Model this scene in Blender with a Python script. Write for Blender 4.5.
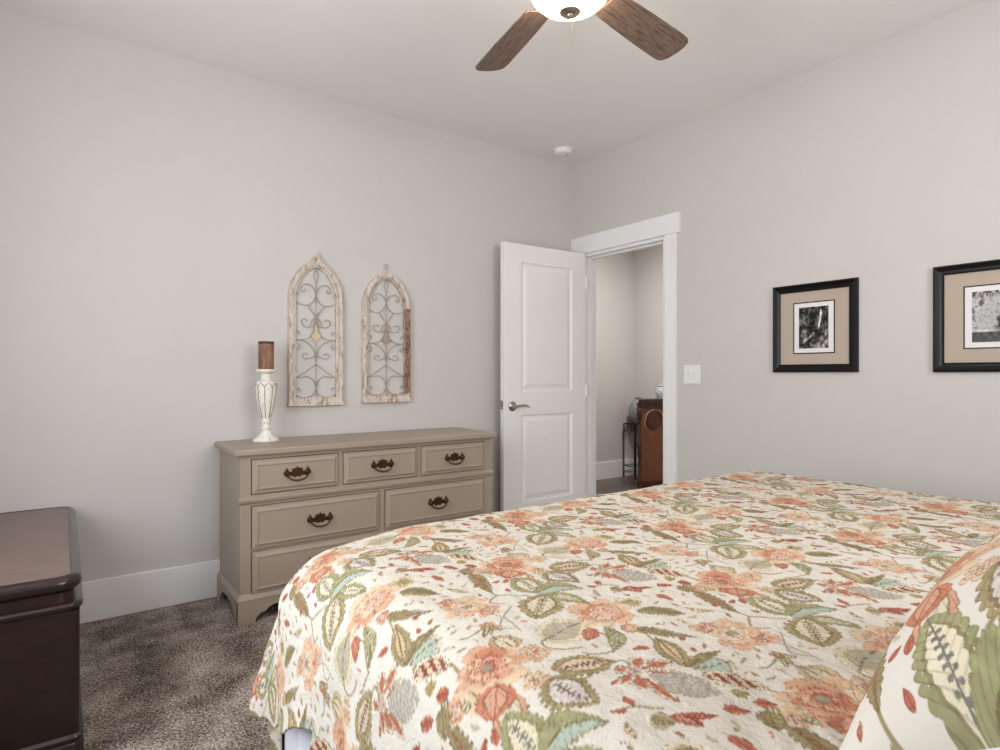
import bpy, bmesh, math, random
import numpy as np
from mathutils import Vector, Matrix
PI = math.pi
random.seed(4)
C = bpy.context.scene.collection
for o in list(bpy.data.objects): bpy.data.objects.remove(o)

# ------------------------------------------------------------------ camera
EYE = 1.145
YAW = math.atan2(825., 602.)                      # angle of the view direction from +X
cam = bpy.data.cameras.new('camera'); camo = bpy.data.objects.new('camera', cam); C.objects.link(camo)
cam.sensor_width = 36; cam.lens = 36 * 602 / 1000; cam.clip_start = 0.02
camo.location = (0, 0, EYE); camo.rotation_euler = (PI/2, 0, YAW - PI/2)
bpy.context.scene.camera = camo

# ------------------------------------------------------------------ light
vs = bpy.context.scene.view_settings
vs.view_transform = 'Standard'; vs.look = 'None'; vs.gamma = 1; vs.use_curve_mapping = False; vs.exposure = 0.0
world = bpy.data.worlds.new('sky'); bpy.context.scene.world = world; world.use_nodes = True
world.node_tree.nodes['Background'].inputs[0].default_value = (0.62, 0.76, 1, 1)
world.node_tree.nodes['Background'].inputs[1].default_value = 1.5
def area(name, loc, rot, sx, sy, power, col):
    l = bpy.data.lights.new(name, 'AREA'); l.shape = 'RECTANGLE'; l.size = sx; l.size_y = sy; l.energy = power; l.color = col
    o = bpy.data.objects.new(name, l); C.objects.link(o); o.location = loc; o.rotation_euler = rot; return o
# daylight outside the two windows (left wall, wall behind the bed)
WX0, WX1, WZ0, WZ1 = 0.55, 2.25, 0.75, 2.25      # window on the left wall, along Y
area('daylight_left', (-0.86, (WX0+WX1)/2, (WZ0+WZ1)/2), (0, -PI/2, 0), 1.5, 1.7, 56, (0.91, 0.955, 1.0))
area('daylight_back', (1.5, -1.06, 1.75), (PI/2, 0, 0), 1.6, 1.0, 46, (0.95, 0.965, 1.0))
area('hall_lamp', (4.3, 3.4, 2.66), (0, 0, 0), 0.3, 0.3, 38, (1.0, 0.99, 0.97))
FAN_GLOW = 28.0

# ------------------------------------------------------------------ helpers
def s2l(c):
    c = np.asarray(c, dtype=float)
    return np.where(c <= 0.04045, c/12.92, ((c+0.055)/1.055)**2.4)
def rgb(r, g, b): return tuple(float(v) for v in s2l(np.array([r, g, b])/255.)) + (1.0,)

def mat(name, col, rough=0.6, metal=0, spec=0.5, coat=0, emit=None, estr=0):
    m = bpy.data.materials.new(name); m.use_nodes = True
    b = m.node_tree.nodes['Principled BSDF']
    b.inputs['Base Color'].default_value = col; b.inputs['Roughness'].default_value = rough
    b.inputs['Metallic'].default_value = metal; b.inputs['Specular IOR Level'].default_value = spec
    b.inputs['Coat Weight'].default_value = coat; b.inputs['Coat Roughness'].default_value = 0.15
    if emit: b.inputs['Emission Color'].default_value = emit; b.inputs['Emission Strength'].default_value = estr
    return m
def nd(m, typ, **kw):
    n = m.node_tree.nodes.new(typ)
    for k, v in kw.items(): setattr(n, k, v)
    return n
def lk(m, a, b): m.node_tree.links.new(a, b)
def bsdf(m): return m.node_tree.nodes['Principled BSDF']
def coords(m, scale=(1, 1, 1), rot=(0, 0, 0)):
    t = nd(m, 'ShaderNodeTexCoord'); mp = nd(m, 'ShaderNodeMapping')
    mp.inputs['Scale'].default_value = scale; mp.inputs['Rotation'].default_value = rot
    lk(m, t.outputs['Object'], mp.inputs['Vector']); return mp.outputs[0]
def noise(m, vec, scale, detail=4, rough=0.55, dist=0):
    n = nd(m, 'ShaderNodeTexNoise'); n.inputs['Scale'].default_value = scale; n.inputs['Detail'].default_value = detail
    n.inputs['Roughness'].default_value = rough; n.inputs['Distortion'].default_value = dist
    lk(m, vec, n.inputs['Vector']); return n.outputs['Fac']
def ramp(m, fac, stops):
    r = nd(m, 'ShaderNodeValToRGB'); e = r.color_ramp.elements
    while len(e) < len(stops): e.new(0.5)
    for i, (p, c) in enumerate(stops): e[i].position = p; e[i].color = c
    lk(m, fac, r.inputs[0]); return r.outputs[0]
def bump(m, h, strength=0.3, dist=0.002):
    b = nd(m, 'ShaderNodeBump'); b.inputs['Strength'].default_value = strength; b.inputs['Distance'].default_value = dist
    lk(m, h, b.inputs['Height']); lk(m, b.outputs[0], bsdf(m).inputs['Normal'])
def base(m, colout): lk(m, colout, bsdf(m).inputs['Base Color'])

def paint(name, c, var=0.03, rough=0.6, tex=180, bs=0.12, **kw):
    m = mat(name, c, rough, **kw); v = coords(m)
    lo = tuple(x*(1-var) for x in c[:3])+(1,); hi = tuple(min(1, x*(1+var)) for x in c[:3])+(1,)
    base(m, ramp(m, noise(m, v, 3.0), [(0.3, lo), (0.7, hi)]))
    bump(m, noise(m, v, tex, 2), bs, 0.001); return m
M = {}
M['wall'] = paint('wall_paint', rgb(205, 200, 195), 0.01, 0.75)
M['ceiling'] = paint('ceiling_paint', rgb(238, 234, 229), 0.01, 0.85)
M['trim'] = paint('white_trim_paint', rgb(238, 236, 234), 0.01, 0.4, bs=0.04)
M['door'] = paint('white_door_paint', rgb(240, 237, 234), 0.01, 0.42, bs=0.04)
M['dresser'] = paint('taupe_paint', rgb(160, 144, 127), 0.04, 0.42, bs=0.06)
M['gap'] = mat('dark_gap', rgb(70, 60, 52), 0.8)
M['bronze'] = mat('antique_bronze', rgb(88, 62, 44), 0.35, 0.85)
M['nickel'] = mat('satin_nickel', rgb(178, 168, 152), 0.28, 1.0)
M['plastic'] = mat('white_plastic', rgb(235, 234, 230), 0.35)
M['plasticd'] = mat('grey_plastic', rgb(150, 148, 145), 0.5)
M['iron'] = mat('wrought_iron', rgb(42, 38, 36), 0.5, 0.5)
M['sheet'] = paint('white_cotton', rgb(214, 213, 220), 0.02, 0.9)
M['black'] = mat('black_lacquer', rgb(12, 9, 10), 0.3, 0, 0.28, 0.05)
M['matboard'] = paint('tan_matboard', rgb(184, 167, 150), 0.02, 0.9, bs=0.05)
M['whitemat'] = mat('white_matboard', rgb(232, 226, 224), 0.9)
M['glass'] = mat('window_glass', (0.9, 0.95, 1, 1), 0.02); bsdf(M['glass']).inputs['Transmission Weight'].default_value = 1.0

def wood(name, stops, scale=(1, 1, 1), rot=(0, 0, 0), rough=0.35, coat=0.3, sc=9, bs=0.08, spec=0.5):
    m = mat(name, stops[0][1], rough, coat=coat, spec=spec); v = coords(m, scale, rot)
    base(m, ramp(m, noise(m, v, sc, 8, 0.65, 0.6), stops)); bump(m, noise(m, v, sc*4, 4), bs, 0.001); return m
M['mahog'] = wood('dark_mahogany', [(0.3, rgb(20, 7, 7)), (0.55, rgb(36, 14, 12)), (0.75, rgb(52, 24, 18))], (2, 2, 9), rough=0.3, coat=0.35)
M['mahogtop'] = wood('paler_mahogany', [(0.3, rgb(80, 58, 48)), (0.5, rgb(108, 84, 72)), (0.75, rgb(126, 102, 88))], (1.2, 7, 2), rough=0.38, coat=0.25)  # lid panel wood, set paler and warmer than the chest body
M['cherry'] = wood('carved_cherry', [(0.3, rgb(84, 44, 24)), (0.55, rgb(122, 68, 40)), (0.78, rgb(144, 86, 54))], (9, 9, 1.5), rough=0.35)
M['cherryd'] = wood('dark_carved_cherry', [(0.3, rgb(52, 22, 12)), (0.6, rgb(78, 36, 22)), (0.8, rgb(100, 54, 34))], (6, 6, 3), rough=0.4)
M['cherryl'] = wood('pale_cherry_edge', [(0.3, rgb(150, 98, 66)), (0.6, rgb(176, 124, 90)), (0.8, rgb(190, 142, 108))], (6, 6, 3), rough=0.35)  # arch moulding colour, set paler than the panel so its outline stands out
M['blade'] = wood('weathered_blade_wood', [(0.32, rgb(52, 36, 29)), (0.45, rgb(104, 82, 68)), (0.56, rgb(136, 114, 100)), (0.68, rgb(70, 52, 43))], (3, 55, 1), rough=0.6, coat=0, sc=3.2)
M['bed_wood'] = wood('bed_rail_wood', [(0.3, rgb(60, 34, 24)), (0.7, rgb(90, 54, 38))], (2, 9, 2))

def shabby(name, cream, tan, dark, amt, sc=(1, 1, 0.35)):
    m = mat(name, cream, 0.8); v = coords(m, sc)
    a = ramp(m, noise(m, v, 55, 6, 0.7), [(0.40+amt, cream), (0.50+amt, tan), (0.60+amt, dark)])
    base(m, a); bump(m, noise(m, v, 70, 5), 0.5, 0.002); return m
M['shabby'] = shabby('chipped_cream_paint', rgb(216, 204, 193), rgb(190, 172, 152), rgb(140, 114, 90), 0.065)
M['shabbyb'] = shabby('chipped_cream_paint_worn', rgb(206, 190, 178), rgb(170, 146, 126), rgb(110, 78, 60), 0.06)
M['ceramic'] = shabby('distressed_cream_glaze', rgb(234, 228, 216), rgb(206, 190, 168), rgb(120, 90, 66), 0.14, (1, 1, 1))
M['brownline'] = mat('brown_wash', rgb(116, 86, 68), 0.8)
M['wire'] = mat('weathered_scroll_iron', rgb(164, 148, 132), 0.7, 0.0)
M['wirecream'] = mat('cream_scroll_plate', rgb(206, 188, 152), 0.7)
M['candle'] = wood('brown_pillar_wax', [(0.3, rgb(100, 60, 44)), (0.5, rgb(134, 92, 68)), (0.7, rgb(168, 128, 98))], (1, 1, 0.4), rough=0.55, coat=0, sc=30)
M['darkwax'] = mat('dark_wax_rim', rgb(78, 44, 30), 0.6)
M['vase'] = wood('grey_green_glaze', [(0.35, rgb(104, 112, 108)), (0.55, rgb(142, 148, 142)), (0.7, rgb(172, 172, 162))], (1, 1, 1), rough=0.3, sc=30)
M['jar'] = wood('blue_white_china', [(0.42, rgb(222, 224, 224)), (0.52, rgb(120, 138, 150)), (0.6, rgb(225, 228, 228))], (1, 1, 1), rough=0.2, sc=45)

# carpet
m = mat('carpet_pile', rgb(120, 108, 100), 1.0, spec=0.1); v = coords(m)
fine = noise(m, v, 115, 3, 0.85); soft = noise(m, v, 5.5, 4, 0.6)
mx = nd(m, 'ShaderNodeMath', operation='MULTIPLY_ADD'); lk(m, soft, mx.inputs[0]); mx.inputs[1].default_value = 0.42; lk(m, fine, mx.inputs[2])
base(m, ramp(m, mx.outputs[0], [(0.56, rgb(50, 40, 33)), (0.66, rgb(126, 111, 101)), (0.75, rgb(178, 163, 151)), (0.86, rgb(246, 234, 222))]))
bump(m, fine, 1.0, 0.012); M['carpet'] = m
# hall floor planks
m = mat('grey_brown_planks', rgb(110, 98, 90), 0.4); v = coords(m)
br = nd(m, 'ShaderNodeTexBrick'); lk(m, v, br.inputs['Vector']); br.inputs['Scale'].default_value = 1
br.inputs['Brick Width'].default_value = 1.2; br.inputs['Row Height'].default_value = 0.15; br.inputs['Mortar Size'].default_value = 0.002
br.inputs['Color1'].default_value = rgb(140, 122, 112); br.inputs['Color2'].default_value = rgb(96, 82, 76); br.inputs['Mortar'].default_value = rgb(50, 42, 38)
gr = ramp(m, noise(m, coords(m, (1.5, 14, 1)), 6, 6), [(0.3, rgb(160, 160, 160)), (0.7, rgb(255, 255, 255))])
mm = nd(m, 'ShaderNodeMixRGB', blend_type='MULTIPLY'); mm.inputs[0].default_value = 1
lk(m, br.outputs[0], mm.inputs[1]); lk(m, gr, mm.inputs[2]); base(m, mm.outputs[0]); M['planks'] = m
# light bowl
M['bowl'] = mat('lit_frosted_glass', rgb(255, 244, 226), 0.3, emit=(1.0, 0.86, 0.68, 1), estr=FAN_GLOW)
# printed cloth (pattern is stored per vertex, see below)
def print_mat(name, rough=0.9):
    m = mat(name, (1, 1, 1, 1), rough, spec=0.2); a = nd(m, 'ShaderNodeVertexColor', layer_name='print')
    base(m, a.outputs[0]); return m
m = print_mat('floral_quilt_cotton'); v = coords(m)
ad = nd(m, 'ShaderNodeMath', operation='MULTIPLY_ADD'); lk(m, noise(m, v, 22, 4, 0.6, 0.8), ad.inputs[0]); ad.inputs[1].default_value = 1.5; lk(m, noise(m, v, 60, 3, 0.6, 1.2), ad.inputs[2])
bump(m, ad.outputs[0], 0.5, 0.007); M['quilt'] = m
m = print_mat('floral_sham_cotton'); v = coords(m); bump(m, noise(m, v, 14, 4, 0.6, 0.6), 0.4, 0.008); M['sham'] = m
m = print_mat('black_and_white_print', 0.6); M['photo'] = m

def link(name, me, m=None, parent=None, smooth=False):
    o = bpy.data.objects.new(name, me); C.objects.link(o)
    if m: me.materials.append(m)
    if parent:
        w = Vector((0, 0, 0)); p = parent
        while p: w += p.location; p = p.parent
        o.parent = parent; me.transform(Matrix.Translation(-w))
    if smooth:
        me.polygons.foreach_set('use_smooth', [True]*len(me.polygons))
    return o
def tag(o, label=None, cat=None, group=None, kind=None):
    if label: o['label'] = label
    if cat: o['category'] = cat
    if group: o['group'] = group
    if kind: o['kind'] = kind
    return o
def thing(name, loc, label, cat, group=None):
    o = bpy.data.objects.new(name, None); C.objects.link(o); o.location = loc; o.empty_display_size = 0.1
    bpy.context.view_layer.update()
    return tag(o, label, cat, group)

class B:
    """collects shapes in world coordinates, builds one mesh"""
    def __init__(s): s.bm = bmesh.new()
    def box(s, x0, x1, y0, y1, z0, z1, bev=0, seg=2):
        t = bmesh.new(); bmesh.ops.create_cube(t, size=1)
        for v in t.verts: v.co = Vector(((x0+x1)/2 + v.co.x*(x1-x0), (y0+y1)/2 + v.co.y*(y1-y0), (z0+z1)/2 + v.co.z*(z1-z0)))
        if bev: bmesh.ops.bevel(t, geom=list(t.edges), offset=bev, segments=seg, affect='EDGES', profile=0.6)
        return s.add(t)
    def add(s, t, mx=None):
        if mx: t.transform(mx)
        me = bpy.data.meshes.new('tmp'); t.to_mesh(me); t.free(); s.bm.from_mesh(me); bpy.data.meshes.remove(me); return s
    def lathe(s, c, prof, n=32, axis='Z', wob=None):
        t = bmesh.new(); rings = []
        for (r, z) in prof:
            ring = []
            for i in range(n):
                a = 2*PI*i/n; rr = r*(1+wob(a, z)) if wob else r
                ring.append(t.verts.new((rr*math.cos(a), rr*math.sin(a), z)))
            rings.append(ring)
        for a, b in zip(rings, rings[1:]):
            for i in range(n): t.faces.new((a[i], a[(i+1) % n], b[(i+1) % n], b[i]))
        if prof[0][0] > 1e-4: t.faces.new(rings[0][::-1])
        if prof[-1][0] > 1e-4: t.faces.new(rings[-1])
        bmesh.ops.remove_doubles(t, verts=list(t.verts), dist=1e-6)
        R = {'Z': Matrix.Identity(4), 'X': Matrix.Rotation(PI/2, 4, 'Y'), '-X': Matrix.Rotation(-PI/2, 4, 'Y'), '-Y': Matrix.Rotation(PI/2, 4, 'X'), 'Y': Matrix.Rotation(-PI/2, 4, 'X')}[axis]
        return s.add(t, Matrix.Translation(c) @ R)
    def tube(s, pts, r, n=8, taper=None):
        pts = [Vector(p) for p in pts]; t = bmesh.new(); rings = []; L = len(pts)
        up = None
        for i, p in enumerate(pts):
            d = (pts[min(i+1, L-1)] - pts[max(i-1, 0)]).normalized()
            if up is None:
                up = Vector((0, 0, 1)) if abs(d.z) < 0.9 else Vector((1, 0, 0))
            x = d.cross(up)
            if x.length < 1e-4: x = d.cross(Vector((0.3, 1, 0.2)))
            x.normalize(); y = x.cross(d).normalized(); up = y
            rr = r if taper is None else r*taper(i/(L-1))
            rings.append([t.verts.new(p + x*rr*math.cos(2*PI*k/n) + y*rr*math.sin(2*PI*k/n)) for k in range(n)])
        for a, b in zip(rings, rings[1:]):
            for k in range(n): t.faces.new((a[k], a[(k+1) % n], b[(k+1) % n], b[k]))
        t.faces.new(rings[0][::-1]); t.faces.new(rings[-1]); return s.add(t)
    def prism(s, poly, holes, plane, d0, d1, bev=0):
        """poly: list of (a,b). plane 'XZ' extrudes along Y from d0 to d1, 'YZ' along X, 'XY' along Z"""
        t = bmesh.new(); f = {'XZ': lambda a, b, d: (a, d, b), 'YZ': lambda a, b, d: (d, a, b), 'XY': lambda a, b, d: (a, b, d)}[plane]
        es = []; 
        for pl in [poly]+holes:
            vs_ = [t.verts.new(f(a, b, d0)) for a, b in pl]
            es += [t.edges.new((vs_[i], vs_[(i+1) % len(vs_)])) for i in range(len(vs_))]
        r = bmesh.ops.triangle_fill(t, use_beauty=True, use_dissolve=False, edges=es)
        fs = [g for g in r['geom'] if isinstance(g, bmesh.types.BMFace)]
        e = bmesh.ops.extrude_face_region(t, geom=fs)
        off = Vector(f(0, 0, d1)) - Vector(f(0, 0, d0))
        bmesh.ops.translate(t, vec=off, verts=[g for g in e['geom'] if isinstance(g, bmesh.types.BMVert)])
        bmesh.ops.recalc_face_normals(t, faces=list(t.faces))
        if bev:
            sharp = [ed for ed in t.edges if len(ed.link_faces) == 2 and ed.calc_face_angle(0) > 1.2 and all(abs((v.co-Vector(f(0,0,d1))).dot(off.normalized())) < 1e-5 for v in ed.verts)]
            if sharp: bmesh.ops.bevel(t, geom=sharp, offset=bev, segments=2, affect='EDGES')
        return s.add(t)
    def build(s, name, m, parent=None, smooth=False, auto=False):
        bmesh.ops.recalc_face_normals(s.bm, faces=list(s.bm.faces))
        me = bpy.data.meshes.new(name); s.bm.to_mesh(me); s.bm.free()
        o = link(name, me, m, parent, smooth)
        if auto:
            me.polygons.foreach_set('use_smooth', [True]*len(me.polygons)); me.set_sharp_from_angle(angle=math.radians(35))
        return o
def struct(name, b, m): return tag(b.build(name, m), kind='structure')

def smoothline(pts, n=8, closed=False):
    P = [Vector(p if len(p) == 3 else (p[0], p[1], 0)) for p in pts]; out = []; L = len(P)
    rng = range(L if closed else L-1)
    for i in rng:
        if closed: a, b, c, d = P[i-1], P[i], P[(i+1) % L], P[(i+2) % L]
        else: a, b, c, d = P[max(i-1, 0)], P[i], P[i+1], P[min(i+2, L-1)]
        for k in range(n):
            t = k/n
            out.append(0.5*((2*b) + (c-a)*t + (2*a-5*b+4*c-d)*t*t + (3*b-a-3*c+d)*t**3))
    if not closed: out.append(P[-1])
    return out

# ------------------------------------------------------------------ room shell
YA, XB, XL, YB, H = 3.39, 3.17, -0.72, -0.90, 2.74
T = 0.12
struct('floor', B().box(XL-T, XB+0.02, YB-T, YA+T, -0.10, 0.0), M['carpet'])
struct('floor_hall', B().box(XB+0.02, 5.5, 1.2, 4.85, -0.10, 0.0), M['planks'])
struct('ceiling', B().box(XL-T, 5.5, YB-T, 4.85, H, H+0.1), M['ceiling'])
struct('wall_front', B().box(XL-T, XB+T, YA, YA+T, 0, H), M['wall'])
DY0, DY1, DZ = 2.522, 3.290, 2.045               # doorway
struct('wall_right', B().box(XB, XB+T, YB-T, DY0, 0, H).box(XB, XB+T, DY1, YA, 0, H).box(XB, XB+T, DY0, DY1, DZ, H), M['wall'])
struct('wall_left', B().box(XL-T, XL, YB-T, WX0, 0, H).box(XL-T, XL, WX1, YA, 0, H).box(XL-T, XL, WX0, WX1, 0, WZ0).box(XL-T, XL, WX0, WX1, WZ1, H), M['wall'])
struct('wall_back', B().box(XL, 0.7, YB-T, YB, 0, H).box(2.3, XB, YB-T, YB, 0, H).box(0.7, 2.3, YB-T, YB, 0, 1.25).box(0.7, 2.3, YB-T, YB, 2.25, H), M['wall'])
struct('wall_hall_front', B().box(XB+T, 5.5, 4.68, 4.80, 0, H), M['wall'])
struct('wall_hall_right', B().box(5.32, 5.44, 1.2, 4.68, 0, H), M['wall'])
struct('wall_hall_back', B().box(XB+T, 5.32, 1.2, 1.32, 0, H), M['wall'])
struct('wall_hall_left', B().box(XB, XB+T, YA, 4.80, 0, H), M['wall'])
def baseboard(name, p):
    b = B()
    b.box(*p, 0, 0.187, 0.003); return struct(name, b, M['trim'])
baseboard('baseboard_front', (XL, XB, YA-0.016, YA))
baseboard('baseboard_right', (XB-0.016, XB, YB, 2.432))
baseboard('baseboard_left', (XL, XL+0.016, YB, YA-0.016))
baseboard('baseboard_back', (XL+0.016, XB-0.016, YB, YB+0.016))
baseboard('baseboard_hall', (XB+T, 5.32, 4.664, 4.68))
baseboard('baseboard_hall_right', (5.304, 5.32, 1.32, 4.664))
# windows
def window(name, fn, a0, a1, z0, z1):
    b = B(); w = 0.05
    for (p, q, r, s_) in ((a0, a1, z0, z0+w), (a0, a1, z1-w, z1), (a0, a0+w, z0+w, z1-w), (a1-w, a1, z0+w, z1-w), (a0+w, a1-w, (z0+z1)/2-0.02, (z0+z1)/2+0.02), ((a0+a1)/2-0.02, (a0+a1)/2+0.02, z0+w, (z0+z1)/2-0.02), ((a0+a1)/2-0.02, (a0+a1)/2+0.02, (z0+z1)/2+0.02, z1-w)):
        fn(b, p, q, r, s_, 0.05)
    return struct(name, b, M['trim'])
window('window_1', lambda b, p, q, r, s_, d: b.box(XL-0.09, XL-0.03, p, q, r, s_, 0.003), WX0, WX1, WZ0, WZ1)
window('window_2', lambda b, p, q, r, s_, d: b.box(p, q, YB-0.09, YB-0.03, r, s_, 0.003), 0.7, 2.3, 1.25, 2.25)
# door casing, jambs
b = B().box(XB-0.018, XB, 2.433, DY0-0.004, 0, DZ+0.004, 0.002).box(XB-0.018, XB, DY1+0.004, YA-0.001, 0, DZ+0.004, 0.002).box(XB-0.025, XB, 2.404, YA-0.001, DZ+0.004, 2.177, 0.002)
struct('trim_1', b, M['trim'])
b = B().box(XB-0.006, XB+T+0.006, DY1-0.0, DY1+0.018-0.018+0.004, 0, DZ)
b = B().box(XB-0.004, XB+T+0.004, DY0-0.003, DY0+0.018, 0, DZ).box(XB-0.004, XB+T+0.004, DY1-0.018, DY1+0.003, 0, DZ).box(XB-0.004, XB+T+0.004, DY0+0.018, DY1-0.018, DZ-0.018, DZ+0.003)
b.box(XB+0.045, XB+0.08, DY0+0.018, DY0+0.030, 0, DZ-0.018).box(XB+0.045, XB+0.08, DY1-0.030, DY1-0.018, 0, DZ-0.018).box(XB+0.045, XB+0.08, DY0+0.03, DY1-0.03, DZ-0.030, DZ-0.018)
struct('trim_2', b, M['trim'])
b = B().box(XB+T, XB+T+0.018, DY0-0.1, DY0, 0, DZ).box(XB+T, XB+T+0.018, DY1, DY1+0.1, 0, DZ).box(XB+T, XB+T+0.022, DY0-0.11, DY1+0.11, DZ, 2.177)
struct('trim_3', b, M['trim'])

# ------------------------------------------------------------------ open door: built along local -X from the hinge
HX, HY = XB-0.022, 3.255
dang = math.atan2(3.266-HY, 2.404-HX)            # direction from hinge to latch edge
DW, DH, DT = 0.748, 2.032, 0.035
droot = bpy.data.objects.new('door_1', None); C.objects.link(droot); droot.location = (HX, HY, 0.010); droot.rotation_euler = (0, 0, dang)
tag(droot, kind='structure')
# local x: 0 hinge..DW latch ; camera side is +y in this rotated frame
def panel_face(b, y, sgn, panels):
    # stiles & rails skin with recessed raised panels
    for (x0, x1, z0, z1) in panels:
        rings = []
        for (ins, dep) in ((0, 0), (0.010, -0.010), (0.022, -0.011), (0.048, -0.003), (0.052, -0.003)):
            rings.append([(x0+ins, y+sgn*dep, z0+ins), (x1-ins, y+sgn*dep, z0+ins), (x1-ins, y+sgn*dep, z1-ins), (x0+ins, y+sgn*dep, z1-ins)])
        t = bmesh.new(); R = [[t.verts.new(p) for p in r] for r in rings]
        for r0, r1 in zip(R, R[1:]):
            for i in range(4): t.faces.new((r0[i], r0[(i+1) % 4], r1[(i+1) % 4], r1[i]))
        t.faces.new(R[-1]); b.add(t)
PAN = [(0.130, DW-0.150, 0.262, 0.862), (0.130, DW-0.150, 1.022, DH-0.122)]
b = B()
for (x0, x1, z0, z1) in ((0, 0.130, 0, DH), (DW-0.150, DW, 0, DH), (0.130, DW-0.150, 0, 0.262), (0.130, DW-0.150, 0.862, 1.022), (0.130, DW-0.150, DH-0.122, DH)):
    b.box(x0, x1, -DT/2, DT/2, z0, z1)
for s_ in (1, -1): panel_face(b, s_*DT/2, s_, PAN)
bmesh.ops.remove_doubles(b.bm, verts=list(b.bm.verts), dist=1e-5)
def child(bb, name, m, par, **kw):
    o = bb.build(name, m, None, **kw); o.parent = par; return o
child(b, 'door_leaf', M['door'], droot)
# lever handle (both sides)
for s_ in (1, -1):
    hx, hz = DW-0.072, 1.145-0.010+(375-405)/602*4.05-0.010
    b = B(); b.lathe((hx, s_*DT/2, hz), [(0.033, 0), (0.033, 0.005), (0.028, 0.010), (0.016, 0.013), (0.012, 0.022), (0.012, 0.045), (0.010, 0.048)], 24, 'Y' if s_ > 0 else '-Y')
    pts = smoothline([(hx, s_*(DT/2+0.040), hz), (hx-0.03, s_*(DT/2+0.044), hz+0.003), (hx-0.065, s_*(DT/2+0.042), hz+0.006), (hx-0.095, s_*(DT/2+0.040), hz+0.002), (hx-0.118, s_*(DT/2+0.038), hz-0.008)], 6)
    b.tube(pts, 0.0095, 10, lambda t: 1-0.45*t)
    child(b, 'door_handle', M['nickel'], droot, auto=True)
b = B().box(DW-0.0005, DW+0.003, -0.0125, 0.0125, 0.903, 0.963).box(DW+0.003, DW+0.012, -0.007, 0.007, 0.923, 0.943); child(b, 'latch_plate', M['nickel'], droot)
for z in (0.20, 1.02, 1.82):
    b = B(); b.lathe((-0.006, DT/2+0.003, z-0.045), [(0.006, 0), (0.006, 0.09)], 12); b.box(-0.008, 0.0005, -DT/2+0.004, DT/2, z-0.045, z+0.045)
    child(b, 'hinge', M['trim'], droot)

# ------------------------------------------------------------------ light switch
def thing_switch():
    t = thing('light_switch', (XB, 2.318, 1.149), 'white double light switch plate on grey wall right of the doorway', 'light switch')
    b = B().box(XB-0.006, XB-0.0002, 2.257, 2.378, 1.090, 1.208, 0.003); b.build('switch_plate', M['plastic'], t)
    for y in (2.295, 2.341):
        b = B().box(XB-0.0085, XB-0.006, y-0.006, y+0.006, 1.136, 1.162); o = b.build('toggle_surround', M['plastic'], t)
        b = B().box(XB-0.018, XB-0.0085, y-0.004, y+0.004, 1.149, 1.160, 0.0015); b.build('toggle', M['plastic'], t)
        for z in (1.119, 1.179):
            b = B(); b.lathe((XB-0.006, y, z), [(0.003, 0), (0.0025, 0.0012)], 10, '-X'); b.build('screw', M['plastic'], t)
thing_switch()

# ------------------------------------------------------------------ smoke detector
t = thing('smoke_detector', (2.88, 3.185, H), 'small round white smoke detector on ceiling near room corner', 'smoke detector')
b = B().lathe((2.88, 3.185, H-0.034), [(0.040, 0), (0.058, 0.004), (0.064, 0.012), (0.066, 0.024), (0.066, 0.0245)], 36); b.build('detector_body', M['plastic'], t, auto=True)
b = B().lathe((2.88, 3.185, H-0.0095), [(0.071, 0), (0.071, 0.0093)], 36); b.build('mounting_ring', M['plastic'], t, auto=True)
b = B().lathe((2.90, 3.165, H-0.037), [(0.008, 0), (0.008, 0.0035)], 14); b.build('test_button', M['plasticd'], t)

# ------------------------------------------------------------------ ceiling fan
FX, FY = 1.346, 1.456
fan = thing('ceiling_fan', (FX, FY, H), 'ceiling fan with weathered brown blades and lit glass bowl above the bed', 'ceiling fan')
B().lathe((FX, FY, H-0.055), [(0.02, 0), (0.05, 0.005), (0.065, 0.03), (0.068, 0.0545)], 32).build('canopy', M['nickel'], fan, auto=True)
B().lathe((FX, FY, 2.60), [(0.013, 0), (0.013, 0.09)], 16).build('downrod', M['nickel'], fan, auto=True)
B().lathe((FX, FY, 2.445), [(0.10, 0), (0.125, 0.01), (0.135, 0.05), (0.12, 0.10), (0.08, 0.135), (0.03, 0.155), (0.02, 0.16)], 40).build('motor_housing', M['nickel'], fan, auto=True)
B().lathe((FX, FY, 2.405), [(0.03, -0.02), (0.05, -0.01), (0.055, 0.01), (0.075, 0.030), (0.08, 0.0395)], 40).build('light_fitter', M['nickel'], fan, auto=True)
bowl = B().lathe((FX, FY, 2.338), [(0.0001, 0.0), (0.036, 0.002), (0.072, 0.010), (0.102, 0.024), (0.123, 0.044), (0.134, 0.070), (0.135, 0.075), (0.131, 0.075), (0.130, 0.070), (0.119, 0.047), (0.099, 0.028), (0.072, 0.014), (0.036, 0.006), (0.0001, 0.004)], 48).build('light_bowl', M['bowl'], fan, smooth=True)
B().lathe((FX, FY, 2.3115), [(0.004, 0), (0.009, 0.003), (0.012, 0.009), (0.028, 0.013), (0.035, 0.019), (0.034, 0.026), (0.012, 0.028)], 28).build('finial', M['nickel'], fan, auto=True)
b = B()
for i in range(26): b.lathe((FX+0.004, FY-0.004, 2.310-i*0.0036), [(0.0004, -0.0014), (0.0014, -0.0005), (0.0014, 0.0005), (0.0004, 0.0014)], 6)
b.build('pull_chain', M['nickel'], fan)
BZ = 2.445
a0 = math.radians(7.2)
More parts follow.
